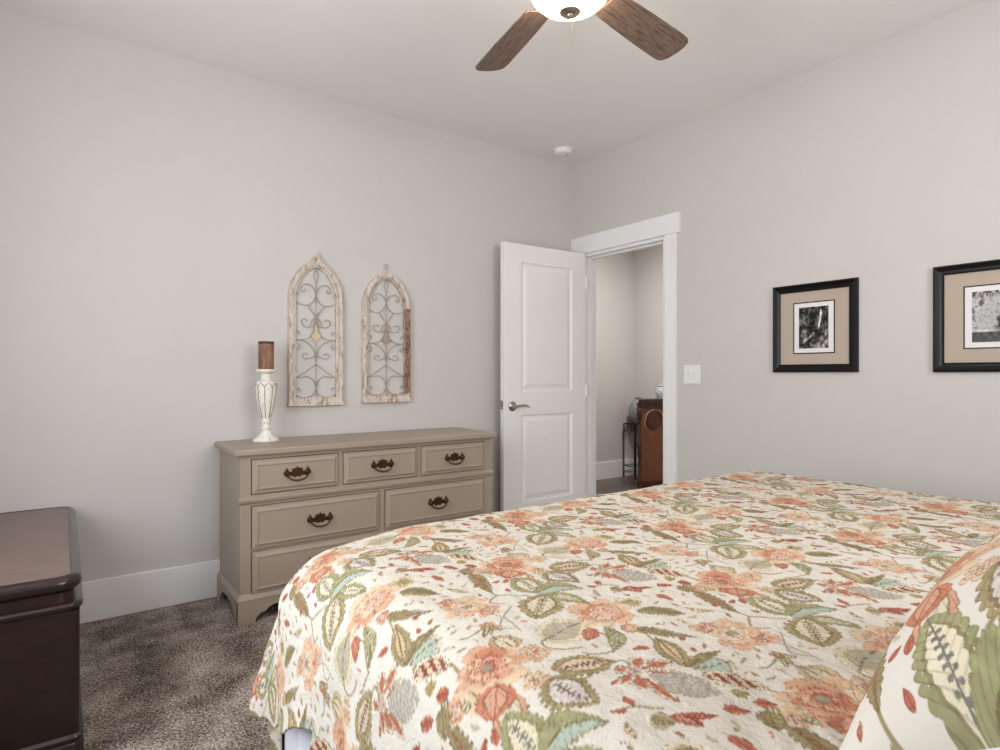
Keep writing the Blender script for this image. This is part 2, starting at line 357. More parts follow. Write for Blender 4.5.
for k in range(5):
    ang = a0 + k*2*PI/5
    # outline in local (along, across)
    out = [(0.20, -0.055), (0.30, -0.062), (0.45, -0.068), (0.60, -0.071)]
    tip = [(0.60+0.055*math.sin(q), -0.071*math.cos(q)) for q in ()]
    prof = out + [(0.632, -0.069), (0.650, -0.058), (0.660, -0.036), (0.664, 0.0), (0.660, 0.036), (0.650, 0.058), (0.632, 0.069)] + [(x, -y) for x, y in out[::-1]]
    b = B(); b.prism(prof, [], 'XY', -0.0035, 0.0035, 0.0015)
    mesh = b.bm; mesh.transform(Matrix.Rotation(math.radians(-13), 4, 'X'))
    o = b.build('blade', M['blade'], None); o.parent = fan; o.location = (0, 0, BZ-H); o.rotation_euler = (0, 0, ang)
    b = B(); b.prism([(0.11, -0.016), (0.19, -0.018), (0.225, -0.045), (0.275, -0.040), (0.285, 0.0), (0.275, 0.040), (0.225, 0.045), (0.19, 0.018), (0.11, 0.016)], [], 'XY', 0.0036, 0.0075)
    b.bm.transform(Matrix.Rotation(math.radians(-13), 4, 'X'))
    o = b.build('blade_arm', M['nickel'], None); o.parent = fan; o.location = (0, 0, BZ-H); o.rotation_euler = (0, 0, ang)

# ------------------------------------------------------------------ dresser
X0, X1, Y0, Y1 = 0.665, 2.075, 2.935, 3.370
dr = thing('dresser', (1.37, 3.15, 0), 'long taupe painted dresser with seven drawers against the left wall', 'dresser')
# body with open recesses simplified to carcass + face frame
b = B().box(X0, X1, Y0+0.010, Y1, 0.115, 0.765)
b.build('carcass', M['gap'], dr)
for x in (X0-0.0005, X1-0.018): B().box(x, x+0.0185, Y0, Y1+0.001, 0.115, 0.768, 0.002).build('side_panel', M['dresser'], dr)
R1 = (0.592, 0.750); R2 = (0.335, 0.533); R3 = (0.128, 0.322)
ROW = [(R1, [(0.716, 1.128), (1.158, 1.576), (1.604, 2.020)]), (R2, [(0.716, 1.351), (1.388, 2.020)]), (R3, [(0.716, 1.351), (1.388, 2.020)])]
b = B()
b.box(X0+0.018, 0.712, Y0, Y0+0.02, 0.115, 0.766).box(2.024, X1-0.018, Y0, Y0+0.02, 0.115, 0.766)
b.box(0.712, 2.024, Y0, Y0+0.02, 0.754, 0.766).box(0.712, 2.024, Y0, Y0+0.02, 0.537, 0.588).box(0.712, 2.024, Y0, Y0+0.02, 0.115, 0.124).box(0.712, 2.024, Y0, Y0+0.02, 0.3245, 0.3325)
for x in ((1.132, 1.154), (1.580, 1.600)): b.box(x[0], x[1], Y0, Y0+0.02, 0.588, 0.754)
b.box(1.355, 1.384, Y0, Y0+0.02, 0.124, 0.3245).box(1.355, 1.384, Y0, Y0+0.02, 0.3325, 0.537)
b.build('face_frame', M['dresser'], dr)
def mould(b, x0, x1, prof, y0, y1):
    """moulding that runs across the front and back along both sides; prof: (outward, z)"""
    t = bmesh.new(); rings = []
    for (o_, z) in prof:
        rings.append([t.verts.new(p) for p in ((x0-o_, y1, z), (x0-o_, y0-o_, z), (x1+o_, y0-o_, z), (x1+o_, y1, z))])
    for r0, r1 in zip(rings, rings[1:]):
        for i in range(4): t.faces.new((r0[i], r0[(i+1) % 4], r1[(i+1) % 4], r1[i]))
    t.faces.new(rings[0][::-1]); t.faces.new(rings[-1]); b.add(t)
b = B(); mould(b, X0, X1, [(0.004, 0.765), (0.011, 0.766), (0.013, 0.772), (0.023, 0.774), (0.0255, 0.778), (0.0255, 0.796), (0.0235, 0.801), (0.020, 0.803), (0.0, 0.8032)], Y0, Y1)
b.build('dresser_top', M['dresser'], dr)
b = B(); mould(b, X0+0.002, X1-0.002, [(0.0, 0.545), (0.004, 0.548), (0.010, 0.556), (0.013, 0.566), (0.012, 0.574), (0.004, 0.578), (0.0, 0.582)], Y0-0.001, Y0+0.019)
b.build('waist_moulding', M['dresser'], dr)
# bracket base with scalloped apron
b = B(); mould(b, X0, X1, [(0.004, 0.100), (0.014, 0.1005), (0.014, 0.108), (0.009, 0.120), (0.003, 0.132), (0.0, 0.1325)], Y0, Y1)
def apron(L0, L1):
    w = L1-L0; f = 0.105 if w > 0.6 else 0.085
    pts = [(L0, 0.0), (L0+f*0.72, 0.0), (L0+f*0.80, 0.022), (L0+f, 0.040), (L0+f*1.2, 0.044), (L0+f*1.3, 0.056), (L0+f*1.55, 0.066), (L0+f*1.9, 0.070)]
    pts += [(L1-(x-L0), z) for x, z in pts[::-1]]
    return pts + [(L1, 0.102), (L0, 0.102)]
b.prism(apron(X0-0.014, X1+0.014), [], 'XZ', Y0-0.014, Y0+0.006)
for x in (X0-0.014, X1-0.006): b.prism(apron(Y0-0.013, Y1), [], 'YZ', x, x+0.02)
b.build('bracket_base', M['dresser'], dr)
def drawer_front(x0, x1, z0, z1):
    b = B(); t = bmesh.new(); rings = []
    for (ins, y) in ((0, 0.018), (0, -0.006), (0.004, -0.009), (0.010, -0.009), (0.024, -0.017), (0.028, -0.014), (0.034, -0.0135), (0.0345, -0.0135)):
        rings.append([t.verts.new(p) for p in ((x0+ins, Y0+y, z0+ins), (x1-ins, Y0+y, z0+ins), (x1-ins, Y0+y, z1-ins), (x0+ins, Y0+y, z1-ins))])
    for r0, r1 in zip(rings, rings[1:]):
        for i in range(4): t.faces.new((r0[i], r0[(i+1) % 4], r1[(i+1) % 4], r1[i]))
    t.faces.new(rings[0][::-1]); t.faces.new(rings[-1]); return b.add(t)
def pull(x, z, par):
    y = Y0-0.0133; b = B()
    # ornate backplate: crown in the middle, wings, rosettes and finials
    K = 1.38
    sil = [(0, -0.012), (0.010, -0.016), (0.016, -0.009), (0.026, -0.010), (0.034, -0.014), (0.044, -0.008), (0.048, 0.001), (0.043, 0.010), (0.038, 0.012), (0.040, 0.020), (0.034, 0.017), (0.030, 0.008), (0.022, 0.004), (0.018, 0.008), (0.019, 0.017), (0.012, 0.013), (0.009, 0.020), (0.005, 0.014)]
    poly = [(a*K, c*K) for a, c in sil + [(0, 0.024)] + [(-a, c) for a, c in sil[1:][::-1]]]
    b.prism([(x+a, z+c) for a, c in poly], [], 'XZ', y, y-0.003, 0.0008)
    for s_ in (-1, 1):
        b.lathe((x+s_*0.036*K, y-0.003, z), [(0.012, 0), (0.011, 0.003), (0.007, 0.005), (0.006, 0.012), (0.010, 0.014), (0.007, 0.018)], 14, '-Y')
    o = b.build('pull_plate', M['bronze'], par, auto=True)
    b = B()
    pts = smoothline([(x+a_*K, y-d_, z+c_*K) for a_, d_, c_ in ((-0.036, 0.014, 0), (-0.032, 0.018, -0.013), (-0.018, 0.021, -0.022), (0, 0.022, -0.025), (0.018, 0.021, -0.022), (0.032, 0.018, -0.013), (0.036, 0.014, 0))], 5)
    b.tube(pts, 0.0034, 8, lambda t: 0.8+0.5*math.sin(PI*t)); b.build('bail_handle', M['bronze'], par, smooth=True)
for (z0, z1), xs in ROW:
    for x0, x1 in xs:
        d = drawer_front(x0, x1, z0, z1).build('drawer', M['dresser'], dr)
        pull((x0+x1)/2, (z0+z1)/2+0.004, d)

# ------------------------------------------------------------------ candle holder and candle
cx, cy, cz = 0.860, 3.235, 0.8035
ch = thing('candle_holder', (cx, cy, cz), 'tall cream distressed fluted candle holder on left end of dresser', 'candle holder')
prof = [(0.064, 0), (0.066, 0.004), (0.062, 0.010), (0.046, 0.020), (0.030, 0.034), (0.022, 0.050), (0.021, 0.058), (0.026, 0.064), (0.026, 0.070), (0.019, 0.074), (0.019, 0.092), (0.024, 0.096), (0.024, 0.104), (0.019, 0.108)]
B().lathe((cx, cy, cz), prof, 40).build('holder_foot', M['ceramic'], ch, auto=True)
body = [(0.019, 0.108), (0.024, 0.130), (0.036, 0.170), (0.046, 0.220), (0.050, 0.262), (0.051, 0.290), (0.047, 0.305), (0.030, 0.312), (0.025, 0.316)]
def lerp(z):
    for (r0, z0), (r1, z1) in zip(body, body[1:]):
        if z0 <= z <= z1: return r0+(r1-r0)*(z-z0)/(z1-z0)
    return body[-1][0]
bb = [(lerp(0.108+i*(0.208/40)), 0.108+i*(0.208/40)) for i in range(41)]
B().lathe((cx, cy, cz), bb, 96, wob=lambda a, z: 0.05*(abs(math.cos(4*a))-0.6)*min(1, max(0, (z-0.112)/0.03))*min(1, max(0, (0.300-z)/0.02))).build('fluted_body', M['ceramic'], ch, auto=True)
B().lathe((cx, cy, cz), [(0.025, 0.316), (0.025, 0.346), (0.030, 0.352), (0.046, 0.357), (0.049, 0.362), (0.049, 0.368), (0.046, 0.371)], 40).build('candle_cup', M['ceramic'], ch, auto=True)
for k in range(8):
    a = PI/8 + k*PI/4
    b = B(); pts = []
    for i in range(22):
        z = 0.120+i*(0.160/21); r = lerp(z)*(1+0.05*(-0.6)*min(1, (z-0.112)/0.03))+0.0004
        pts.append((cx+r*math.cos(a), cy+r*math.sin(a), cz+z))
    b.tube(pts, 0.0017, 5)
    arc = []
    for i in range(13):
        q = i/12; aa = a+q*PI/4; z = 0.280+0.018*math.sin(PI*q); r = lerp(z)*(1+0.05*(abs(math.cos(4*aa))-0.6)*min(1, max(0, (0.300-z)/0.02)))+0.0006
        arc.append((cx+r*math.cos(aa), cy+r*math.sin(aa), cz+z))
    b.tube(arc, 0.0014, 5); b.build('flute_line', M['brownline'], ch)
cd = thing('pillar_candle', (cx, cy, cz+0.3715), 'brown pillar candle standing on the cream candle holder', 'candle')
B().lathe((cx, cy, cz+0.3715), [(0.037, 0), (0.0385, 0.003), (0.0385, 0.138), (0.037, 0.142), (0.030, 0.142), (0.026, 0.136), (0.0001, 0.134)], 36).build('wax_body', M['candle'], cd, auto=True)
B().lathe((cx, cy, cz+0.3715+0.130), [(0.0388, 0), (0.0390, 0.004), (0.0388, 0.012), (0.036, 0.0135), (0.031, 0.0128)], 36).build('wax_rim', M['darkwax'], cd, auto=True)
B().tube([(cx, cy, cz+0.505), (cx+0.001, cy, cz+0.512), (cx+0.004, cy, cz+0.518)], 0.0012, 6).build('wick', M['iron'], cd)

# ------------------------------------------------------------------ gothic window frame wall decorations
def gothic(xc, z0, w, hs, ht, tip):
    """outline: half width w, spring height hs, apex height ht (above z0)"""
    pts = [(-w, 0), (-w, hs*0.5), (-w, hs)]
    n = 14
    for i in range(1, n):
        q = i/n*PI/2
        # pointed arch: circular shoulders, then slightly ogee to the apex
        x = -w*math.cos(q)**1.05; z = hs + (ht-hs-tip)*math.sin(q)**0.95
        x *= 1-0.08*math.sin(2*q); pts.append((x, z + tip*(i/n)**5))
    pts.append((0, ht))
    full = pts + [(-x, z) for x, z in pts[:-1][::-1]]
    return [(xc+x, z0+z) for x, z in full]
def gothic_frame(xc, z0, w, hs, ht, label, worn, kind):
    t = thing('arched_wall_decoration', (xc, YA-0.03, z0), label, 'wall decoration', 'arched frames above the dresser')
    y1 = YA-0.0005
    # frame as four pieces of board: outline minus opening
    fw = 0.040
    outer = gothic(xc, z0, w, hs, ht, 0.018); mid = gothic(xc, z0+fw*0.75, w-fw*0.62, hs-fw*0.7, ht-fw*1.55, 0.012); inner = gothic(xc, z0+fw, w-fw, hs-fw, ht-fw*2.1, 0.012)
    B().prism(outer, [mid[::-1]], 'XZ', y1, y1-0.030, 0.003).build('outer_frame', M['shabby'], t)
    B().prism(mid, [inner[::-1]], 'XZ', y1, y1-0.020, 0.002).build('inner_frame', M['shabby' if kind else 'shabbyb'], t)
    if worn:
        B().box(xc+w-0.041, xc+w-0.003, y1-0.0325, y1-0.030, z0+0.045, z0+hs-0.01, 0.001).build('weathered_strip', M['shabbyc'], t)
    B().box(xc-w-0.004, xc+w+0.004, y1-0.036, y1, z0-0.006, z0+0.014, 0.002).build('sill', M['shabby'], t)
    if not worn:
        poly = [(xc-0.058, z0+ht-0.052), (xc-0.030, z0+ht-0.020), (xc-0.014, z0+ht+0.010), (xc-0.004, z0+ht+0.030), (xc, z0+ht+0.034), (xc+0.004, z0+ht+0.030), (xc+0.014, z0+ht+0.010), (xc+0.030, z0+ht-0.020), (xc+0.058, z0+ht-0.052), (xc+0.03, z0+ht-0.038), (xc, z0+ht-0.022), (xc-0.03, z0+ht-0.038)]
        B().prism(poly, [], 'XZ', y1, y1-0.034, 0.002).build('crest', M['shabby'], t)
    else:
        pts = smoothline([(xc+0.004, y1-0.012, z0+ht-0.004), (xc+0.002, y1-0.014, z0+ht+0.012), (xc-0.014, y1-0.014, z0+ht+0.020), (xc-0.016, y1-0.014, z0+ht+0.034), (xc-0.002, y1-0.014, z0+ht+0.044), (xc+0.012, y1-0.014, z0+ht+0.036), (xc+0.010, y1-0.014, z0+ht+0.026)], 5)
        B().tube(pts, 0.0022, 6).build('hanging_hook', M['wire'], t)
    # scroll ironwork, left half drawn in template units (x from centre, z up), mirrored
    sx = (w-fw)/0.92; zb = z0+fw; Ht = ht-fw*2.1; yy = y1-0.012
    half = [
        [(0, .81), (.10, .85), (.24, .875), (.44, .885), (.60, .872), (.69, .845), (.62, .822), (.50, .828), (.50, .85)],
        [(0, .81), (.05, .775), (.16, .745), (.36, .722), (.60, .720), (.84, .735), (.97, .765), (.97, .80), (.86, .812), (.80, .79)],
        [(.38, .722), (.22, .68), (0, .632), (-.18, .60), (-.30, .56)],
        [(0, .632), (.02, .58), (.20, .553), (.46, .550), (.64, .570), (.66, .600), (.50, .612), (.40, .595)],
        [(0, .64), (.07, .56), (.16, .50), (.38, .462), (.62, .452), (.86, .450), (.98, .480), (.94, .510), (.80, .515), (.76, .49)],
        [(.86, .450), (.97, .42), (.94, .390), (.80, .378), (.72, .40), (.80, .42)],
        [(.86, .450), (.55, .440), (.30, .415), (.12, .375), (.04, .33), (0, .27)],
        [(0, .33), (.18, .315), (.42, .302), (.58, .310), (.60, .335), (.46, .345), (.36, .33)],
        [(0, .262), (.40, .21), (.80, .165), (.97, .14), (.98, .105), (.86, .10)],
        [(0, .07), (.06, .11), (.20, .148), (.44, .165), (.70, .155), (.80, .165)],
        [(0, .07), (.08, .035), (.26, .008), (.52, .0), (.80, .010), (.96, .04), (.93, .07), (.78, .075), (.74, .05)],
    ]
    for s_ in (-1, 1):
        b = B()
        for ln in half:
            pts = [(xc + s_*p.x*sx, yy, zb + p.y*Ht*0.98) for p in smoothline(ln, 6)]
            b.tube(pts, 0.0022, 6)
        b.build('scrollwork', M['wire'], t, smooth=True)
    b = B().tube([(xc, yy, zb-0.002), (xc, yy, zb+Ht*0.88)], 0.0020, 6)
    for s_ in (-1, 1):
        b.tube([(xc+s_*p.x*sx, yy, zb+p.y*Ht) for p in smoothline([(0, .875), (.10, .93), (.05, .97), (0, 1.01)], 5)], 0.002, 6)
    b.build('centre_stem', M['wire'], t)
    d = [(xc, zb+Ht*0.425), (xc+0.030, zb+Ht*0.47), (xc+0.012, zb+Ht*0.50), (xc+0.004, zb+Ht*0.56), (xc-0.004, zb+Ht*0.56), (xc-0.012, zb+Ht*0.50), (xc-0.030, zb+Ht*0.47)]
    B().prism(d, [], 'XZ', yy+0.001, yy-0.004, 0.001).build('centre_boss', M['wirecream'] if not worn else M['wire'], t)
M['shabbyc'] = shabby('bare_weathered_wood', rgb(190, 164, 144), rgb(148, 110, 88), rgb(96, 60, 46), -0.02, (3, 1, 0.5))
gothic_frame(1.171, 0.978, 0.155, 0.615, 0.822, 'cream chipped arched frame with pointed wooden crest, nearer the candle', False, True)
gothic_frame(1.605, 0.986, 0.158, 0.580, 0.790, 'cream arched frame with bare brown right side and small wire hook on top', True, False)

# ------------------------------------------------------------------ framed pictures
def picture(y0, y1, z0, z1, label, seed, grid):
    t = thing('framed_picture', (XB, (y0+y1)/2, z0), label, 'framed picture', 'framed pictures on right wall')
    yc, zc, hw, hh = (y0+y1)/2, (z0+z1)/2, (y1-y0)/2, (z1-z0)/2
    def ring(prof, name, m):
        tb = bmesh.new(); R = []
        for ins, d in prof:
            R.append([tb.verts.new((XB-d, yc+sy*(hw-ins), zc+sz*(hh-ins))) for sy, sz in ((-1, -1), (1, -1), (1, 1), (-1, 1))])
        for r0, r1 in zip(R, R[1:]):
            for i in range(4): tb.faces.new((r0[i], r0[(i+1) % 4], r1[(i+1) % 4], r1[i]))
        return B().add(tb).build(name, m, t)
    ring([(0, 0.0005), (0, 0.016), (0.003, 0.020), (0.008, 0.022), (0.012, 0.020), (0.024, 0.014), (0.034, 0.012), (0.038, 0.014), (0.041, 0.013), (0.041, 0.006), (0.041, 0.0005), (0, 0.0005)], 'frame', M['black'])
    B().box(XB-0.0075, XB-0.0045, y0+0.040, y1-0.040, z0+0.040, z1-0.040).build('mat_board', M['matboard'], t)
    my, mz = 0.107, 0.136
    B().box(XB-0.0083, XB-0.0075, yc-my, yc+my, zc-mz, zc+mz).build('inner_mat_border', M['black'], t)
    B().box(XB-0.0089, XB-0.0083, yc-my+0.006, yc+my-0.006, zc-mz+0.006, zc+mz-0.006).build('inner_mat', M['whitemat'], t)
    # the print: a flat sheet with the picture held per vertex
    py, pz = 0.076, 0.108; ny, nz = 76, 108
    me = bpy.data.meshes.new('print')
    V = [(XB-0.0093, yc+py-2*py*i/ny, zc-pz+2*pz*j/nz) for j in range(nz+1) for i in range(ny+1)]
    F = [(j*(ny+1)+i, j*(ny+1)+i+1, (j+1)*(ny+1)+i+1, (j+1)*(ny+1)+i) for j in range(nz) for i in range(ny)]
    me.from_pydata(V, [], F)
    U, W_ = np.meshgrid(np.linspace(0, 1, ny+1), np.linspace(0, 1, nz+1)); g = grid(U, W_, np.random.RandomState(seed))
    col = np.ones(((nz+1)*(ny+1), 4), 'f'); col[:, :3] = s2l(np.clip(g, 0, 1)).reshape(-1, 1)*np.array([1, .97, .96])
    a = me.color_attributes.new('print', 'FLOAT_COLOR', 'POINT'); a.data.foreach_set('color', col.ravel())
    link('photo_print', me, M['photo'], t)
    return t
def fbm(rs, shape, cells=(4, 8, 16, 32), gain=0.6):
    out = np.zeros(shape); amp = 1; tot = 0
    for c in cells:
        g = rs.rand(c+2, c+2); y = np.linspace(0, c, shape[0]); x = np.linspace(0, c, shape[1])
        yi = y.astype(int); xi = x.astype(int); fy = (y-yi)[:, None]; fx = (x-xi)[None]
        fy = fy*fy*(3-2*fy); fx = fx*fx*(3-2*fx)
        v = (g[yi][:, xi]*(1-fx)+g[yi][:, xi+1]*fx)*(1-fy)+(g[yi+1][:, xi]*(1-fx)+g[yi+1][:, xi+1]*fx)*fy
        out += amp*v; tot += amp; amp *= gain
    return out/tot
def scene_falls(U, V, rs):       # dark wooded stream with a thin fall and pale rocks
    n = fbm(rs, U.shape, (6, 12, 24, 48), 0.8); g = 0.12+0.9*np.clip(n-0.38, 0, 1)*2
    g = np.where(V > 0.5, g*0.75, g)
    fall = np.exp(-((U-0.72-0.03*np.sin(V*9))/0.03)**2)*(V > 0.5)*(V < 0.93); g = g+0.65*fall
    sky = np.clip((V-0.86)*6, 0, 1)*np.clip(n*2-0.7, 0, 1); g = g+0.3*sky
    band = np.exp(-((V-0.46-0.05*np.sin(U*7))/0.05)**2); g = g*(1-0.6*band)
    log = np.exp(-(((V-0.16)-(U-0.15)*0.5)/0.03)**2)*(U > 0.15)*(U < 0.45); return g+0.45*log
def scene_cascade(U, V, rs):     # bright broad waterfall over dark ledges, dark pool below
    n = fbm(rs, U.shape, (5, 14, 28, 50), 0.8); st = fbm(rs, U.shape, (3, 30, 60), 1.0)
    g = 0.78+0.5*(n-0.5); g = g-0.55*np.clip((n-0.52)*5, 0, 1)*(V > 0.25)
    g = g-0.5*np.clip((V-0.85)*8, 0, 1)*(st > 0.45); g = g-0.5*np.exp(-((U-0.75)/0.2)**2)*(n > 0.48)*(V < 0.75)
    g = np.where(V < 0.2, 0.28+0.5*(n-0.4), g); return g+0.15*(st-0.5)
picture(1.350, 1.785, 1.160, 1.624, 'black framed waterfall photograph with tan mat, nearer the light switch', 3, scene_falls)
picture(0.600, 1.035, 1.158, 1.627, 'black framed waterfall photograph cut off by right edge of photo', 8, scene_cascade)

# ------------------------------------------------------------------ trunk / low chest on the left
tx0, tx1, ty0, ty1 = -0.47, 0.052, 2.165, 3.365
tr = thing('wooden_chest', ((tx0+tx1)/2, (ty0+ty1)/2, 0), 'dark mahogany chest with rounded lid corners at left edge of photo', 'chest')
def rrect(x0, x1, y0, y1, r, n=8):
    pts = []
    for (cx_, cy_, a) in ((x1-r, y1-r, 0), (x0+r, y1-r, PI/2), (x0+r, y0+r, PI), (x1-r, y0+r, 3*PI/2)):
        for i in range(n+1): q = a+PI/2*i/n; pts.append((cx_+r*math.cos(q), cy_+r*math.sin(q)))
    return pts
def rlayers(prof, r):
    """stack of rounded rectangles: (inset, z)"""
    t = bmesh.new(); R = []
    for ins, z in prof:
        R.append([t.verts.new((x, y, z)) for x, y in rrect(tx0+ins, tx1-ins, ty0+ins, ty1-ins, max(0.004, r-ins))])
    n = len(R[0])
    for a, b_ in zip(R, R[1:]):
        for i in range(n): t.faces.new((a[i], a[(i+1) % n], b_[(i+1) % n], b_[i]))
    t.faces.new(R[0][::-1]); t.faces.new(R[-1]); return B().add(t)
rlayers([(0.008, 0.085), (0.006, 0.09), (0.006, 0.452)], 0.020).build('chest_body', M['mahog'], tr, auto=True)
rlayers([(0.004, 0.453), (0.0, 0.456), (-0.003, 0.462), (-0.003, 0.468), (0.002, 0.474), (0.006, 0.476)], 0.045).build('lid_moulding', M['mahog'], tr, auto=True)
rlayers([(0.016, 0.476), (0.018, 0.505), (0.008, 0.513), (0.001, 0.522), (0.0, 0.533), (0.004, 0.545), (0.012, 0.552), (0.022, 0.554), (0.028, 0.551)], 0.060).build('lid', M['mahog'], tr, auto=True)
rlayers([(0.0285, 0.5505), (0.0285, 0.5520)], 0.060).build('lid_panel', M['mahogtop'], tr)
rlayers([(0.006, 0.0), (-0.004, 0.002), (-0.004, 0.060), (0.0, 0.066), (-0.002, 0.072), (-0.002, 0.080), (0.004, 0.086), (0.010, 0.092)], 0.024).build('plinth', M['mahog'], tr, auto=True)

# ------------------------------------------------------------------ hall furniture
hc = thing('carved_cabinet', (4.712, 4.09, 0), 'carved reddish brown cabinet with arched panel seen through the doorway', 'cabinet')
def hallpart(bb, name, m, **kw):
    o = bb.build(name, m, None, **kw); o.parent = hc; return o
hc.rotation_euler = (0, 0, math.radians(-12))
W2, D2, Z2 = 0.40, 0.17, 0.865
hallpart(B().prism([(0.012, 0.02), (W2-0.012, 0.02), (W2-0.10, D2), (0.155, D2)], [], 'XY', 0.06, Z2), 'cabinet_body', M['cherryd'])
b = B(); arch = [(0.095, 0.13), (0.095, 0.64)]
hole = [(0.075, 0.115), (W2-0.075, 0.115), (W2-0.075, 0.66)]
for i in range(13): q = PI*i/12; hole.append((W2/2+0.115*math.cos(q), 0.67+0.11*math.sin(q)))
hole.append((0.075, 0.66))
b.prism([(0.035, 0.06), (W2-0.035, 0.06), (W2-0.035, Z2-0.055), (0.035, Z2-0.055)], [hole[::-1]], 'XZ', 0.019, -0.001, 0.002)
hallpart(b, 'side_frame', M['cherry'])
hallpart(B().box(0.07, W2-0.07, 0.0125, 0.0195, 0.11, 0.79), 'side_panel', M['cherry'])
b = B(); b.lathe((W2/2, 0.0125, 0.672), [(0.088, 0), (0.090, 0.004), (0.086, 0.006), (0.05, 0.004), (0.001, 0.009)], 28, '-Y'); hallpart(b, 'carved_medallion', M['cherryd'], auto=True)
b = B(); b.tube(smoothline([(W2/2-0.118, -0.003, 0.60), (W2/2-0.118, -0.003, 0.67), (W2/2-0.085, -0.003, 0.755), (W2/2, -0.003, 0.79), (W2/2+0.085, -0.003, 0.755), (W2/2+0.118, -0.003, 0.67), (W2/2+0.118, -0.003, 0.60)], 6), 0.007, 8); hallpart(b, 'arch_moulding', M['cherryl'], smooth=True)
for x in (0.016, W2-0.016):
    b = B(); b.lathe((x, 0.0, 0.0), [(0.020, 0.0), (0.024, 0.012), (0.018, 0.03), (0.022, 0.05), (0.022, 0.10), (0.013, 0.12), (0.012, 0.30), (0.020, 0.33), (0.024, 0.36), (0.016, 0.385), (0.024, 0.41), (0.026, 0.45), (0.020, 0.475), (0.013, 0.49), (0.012, 0.66), (0.016, 0.69), (0.022, 0.70), (0.024, 0.73), (0.030, 0.75), (0.030, 0.80), (0.024, 0.81)], 18)
    hallpart(b, 'turned_column', M['cherryd'], auto=True)
b = B().prism([(0.0, -0.012), (W2, -0.012), (W2, 0.02), (W2-0.10, D2+0.005), (0.145, D2+0.005), (0, 0.02)], [], 'XY', 0.80, 0.865)
for i in range(8):
    b.lathe((0.03+i*0.048, -0.012, 0.833), [(0.018, 0), (0.014, 0.005), (0.004, 0.008)], 10, '-Y')
hallpart(b, 'carved_frieze', M['cherryd'], auto=True)
hallpart(B().prism([(-0.015, -0.03), (W2+0.02, -0.03), (W2-0.10, D2+0.01), (0.14, D2+0.01)], [], 'XY', 0.866, 0.881).prism([(-0.022, -0.04), (W2+0.028, -0.04), (W2-0.10, D2+0.014), (0.135, D2+0.014)], [], 'XY', 0.881, 0.899), 'cabinet_top', M['cherryd'])
b = B().prism([(0.0, -0.016), (W2, -0.016), (W2-0.10, D2), (0.15, D2)], [], 'XY', 0.02, 0.06); hallpart(b, 'plinth', M['cherryd'])
# jar on the cabinet
ja = Vector((4.712, 4.09, 0)) + Matrix.Rotation(math.radians(-12), 3, 'Z') @ Vector((0.330, 0.055, 0.8995))
j = thing('ginger_jar', ja, 'blue and white china jar on top of carved hall cabinet', 'jar')
B().lathe(ja, [(0.038, 0), (0.042, 0.01), (0.055, 0.05), (0.056, 0.08), (0.044, 0.110), (0.026, 0.120), (0.026, 0.130)], 28).build('jar_body', M['jar'], j, auto=True)
B().lathe(ja, [(0.030, 0.1305), (0.031, 0.136), (0.022, 0.148), (0.008, 0.152), (0.009, 0.160), (0.003, 0.166)], 24).build('jar_lid', M['jar'], j, auto=True)
# wrought iron stand
sx0, sx1, sy0, sy1, sz = 5.09, 5.27, 4.45, 4.625, 0.60
st = thing('iron_plant_stand', ((sx0+sx1)/2, (sy0+sy1)/2, 0), 'thin black wrought iron stand beside the carved hall cabinet', 'plant stand')
for x in (sx0, sx1):
    for y in (sy0, sy1): B().tube([(x, y, 0), (x, y, 0.30), (x, y, sz)], 0.0075, 8).build('leg', M['iron'], st)
b = B()
for z in (sz, ): 
    for p, q in (((sx0, sy0), (sx1, sy0)), ((sx1, sy0), (sx1, sy1)), ((sx1, sy1), (sx0, sy1)), ((sx0, sy1), (sx0, sy0))): b.tube([(p[0], p[1], z), ((p[0]+q[0])/2, (p[1]+q[1])/2, z), (q[0], q[1], z)], 0.008, 8)
for i in range(1, 6): x = sx0+(sx1-sx0)*i/6; b.tube([(x, sy0, sz), (x, (sy0+sy1)/2, sz), (x, sy1, sz)], 0.004, 6)
b.build('top_rack', M['iron'], st)
b = B()
for p, q in (((sx0, sy0), (sx1, sy0)), ((sx1, sy0), (sx1, sy1)), ((sx1, sy1), (sx0, sy1)), ((sx0, sy1), (sx0, sy0))): b.tube([(p[0], p[1], 0.14), ((p[0]+q[0])/2, (p[1]+q[1])/2, 0.13), (q[0], q[1], 0.14)], 0.005, 8)
b.build('lower_rail', M['iron'], st)
for y in (sy0, sy1):
    for s_, xx in ((1, sx0), (-1, sx1)):
        b = B(); b.tube([(xx+s_*u, y, sz-w_) for u, w_, _ in [(p.x*0.9, p.y, 0) for p in smoothline([(0.008, 0.02), (0.02, 0.07), (0.055, 0.085), (0.075, 0.055), (0.055, 0.03), (0.04, 0.045), (0.05, 0.06)], 5)]], 0.005, 6)
        b.build('scroll', M['iron'], st, smooth=True)
vx, vy = 5.205, 4.52
vz = thing('round_vase', (vx, vy, sz+0.008), 'round grey green vase on the iron stand in the hall', 'vase')
B().lathe((vx, vy, sz+0.0085), [(0.040, 0), (0.045, 0.006), (0.074, 0.03), (0.098, 0.075), (0.105, 0.130), (0.098, 0.185), (0.074, 0.235), (0.042, 0.260)], 40).build('vase_body', M['vase'], vz, auto=True)
B().lathe((vx, vy, sz+0.0085), [(0.042, 0.2605), (0.030, 0.266), (0.030, 0.274), (0.040, 0.284), (0.040, 0.288)], 32).build('vase_neck', M['vase'], vz, auto=True)

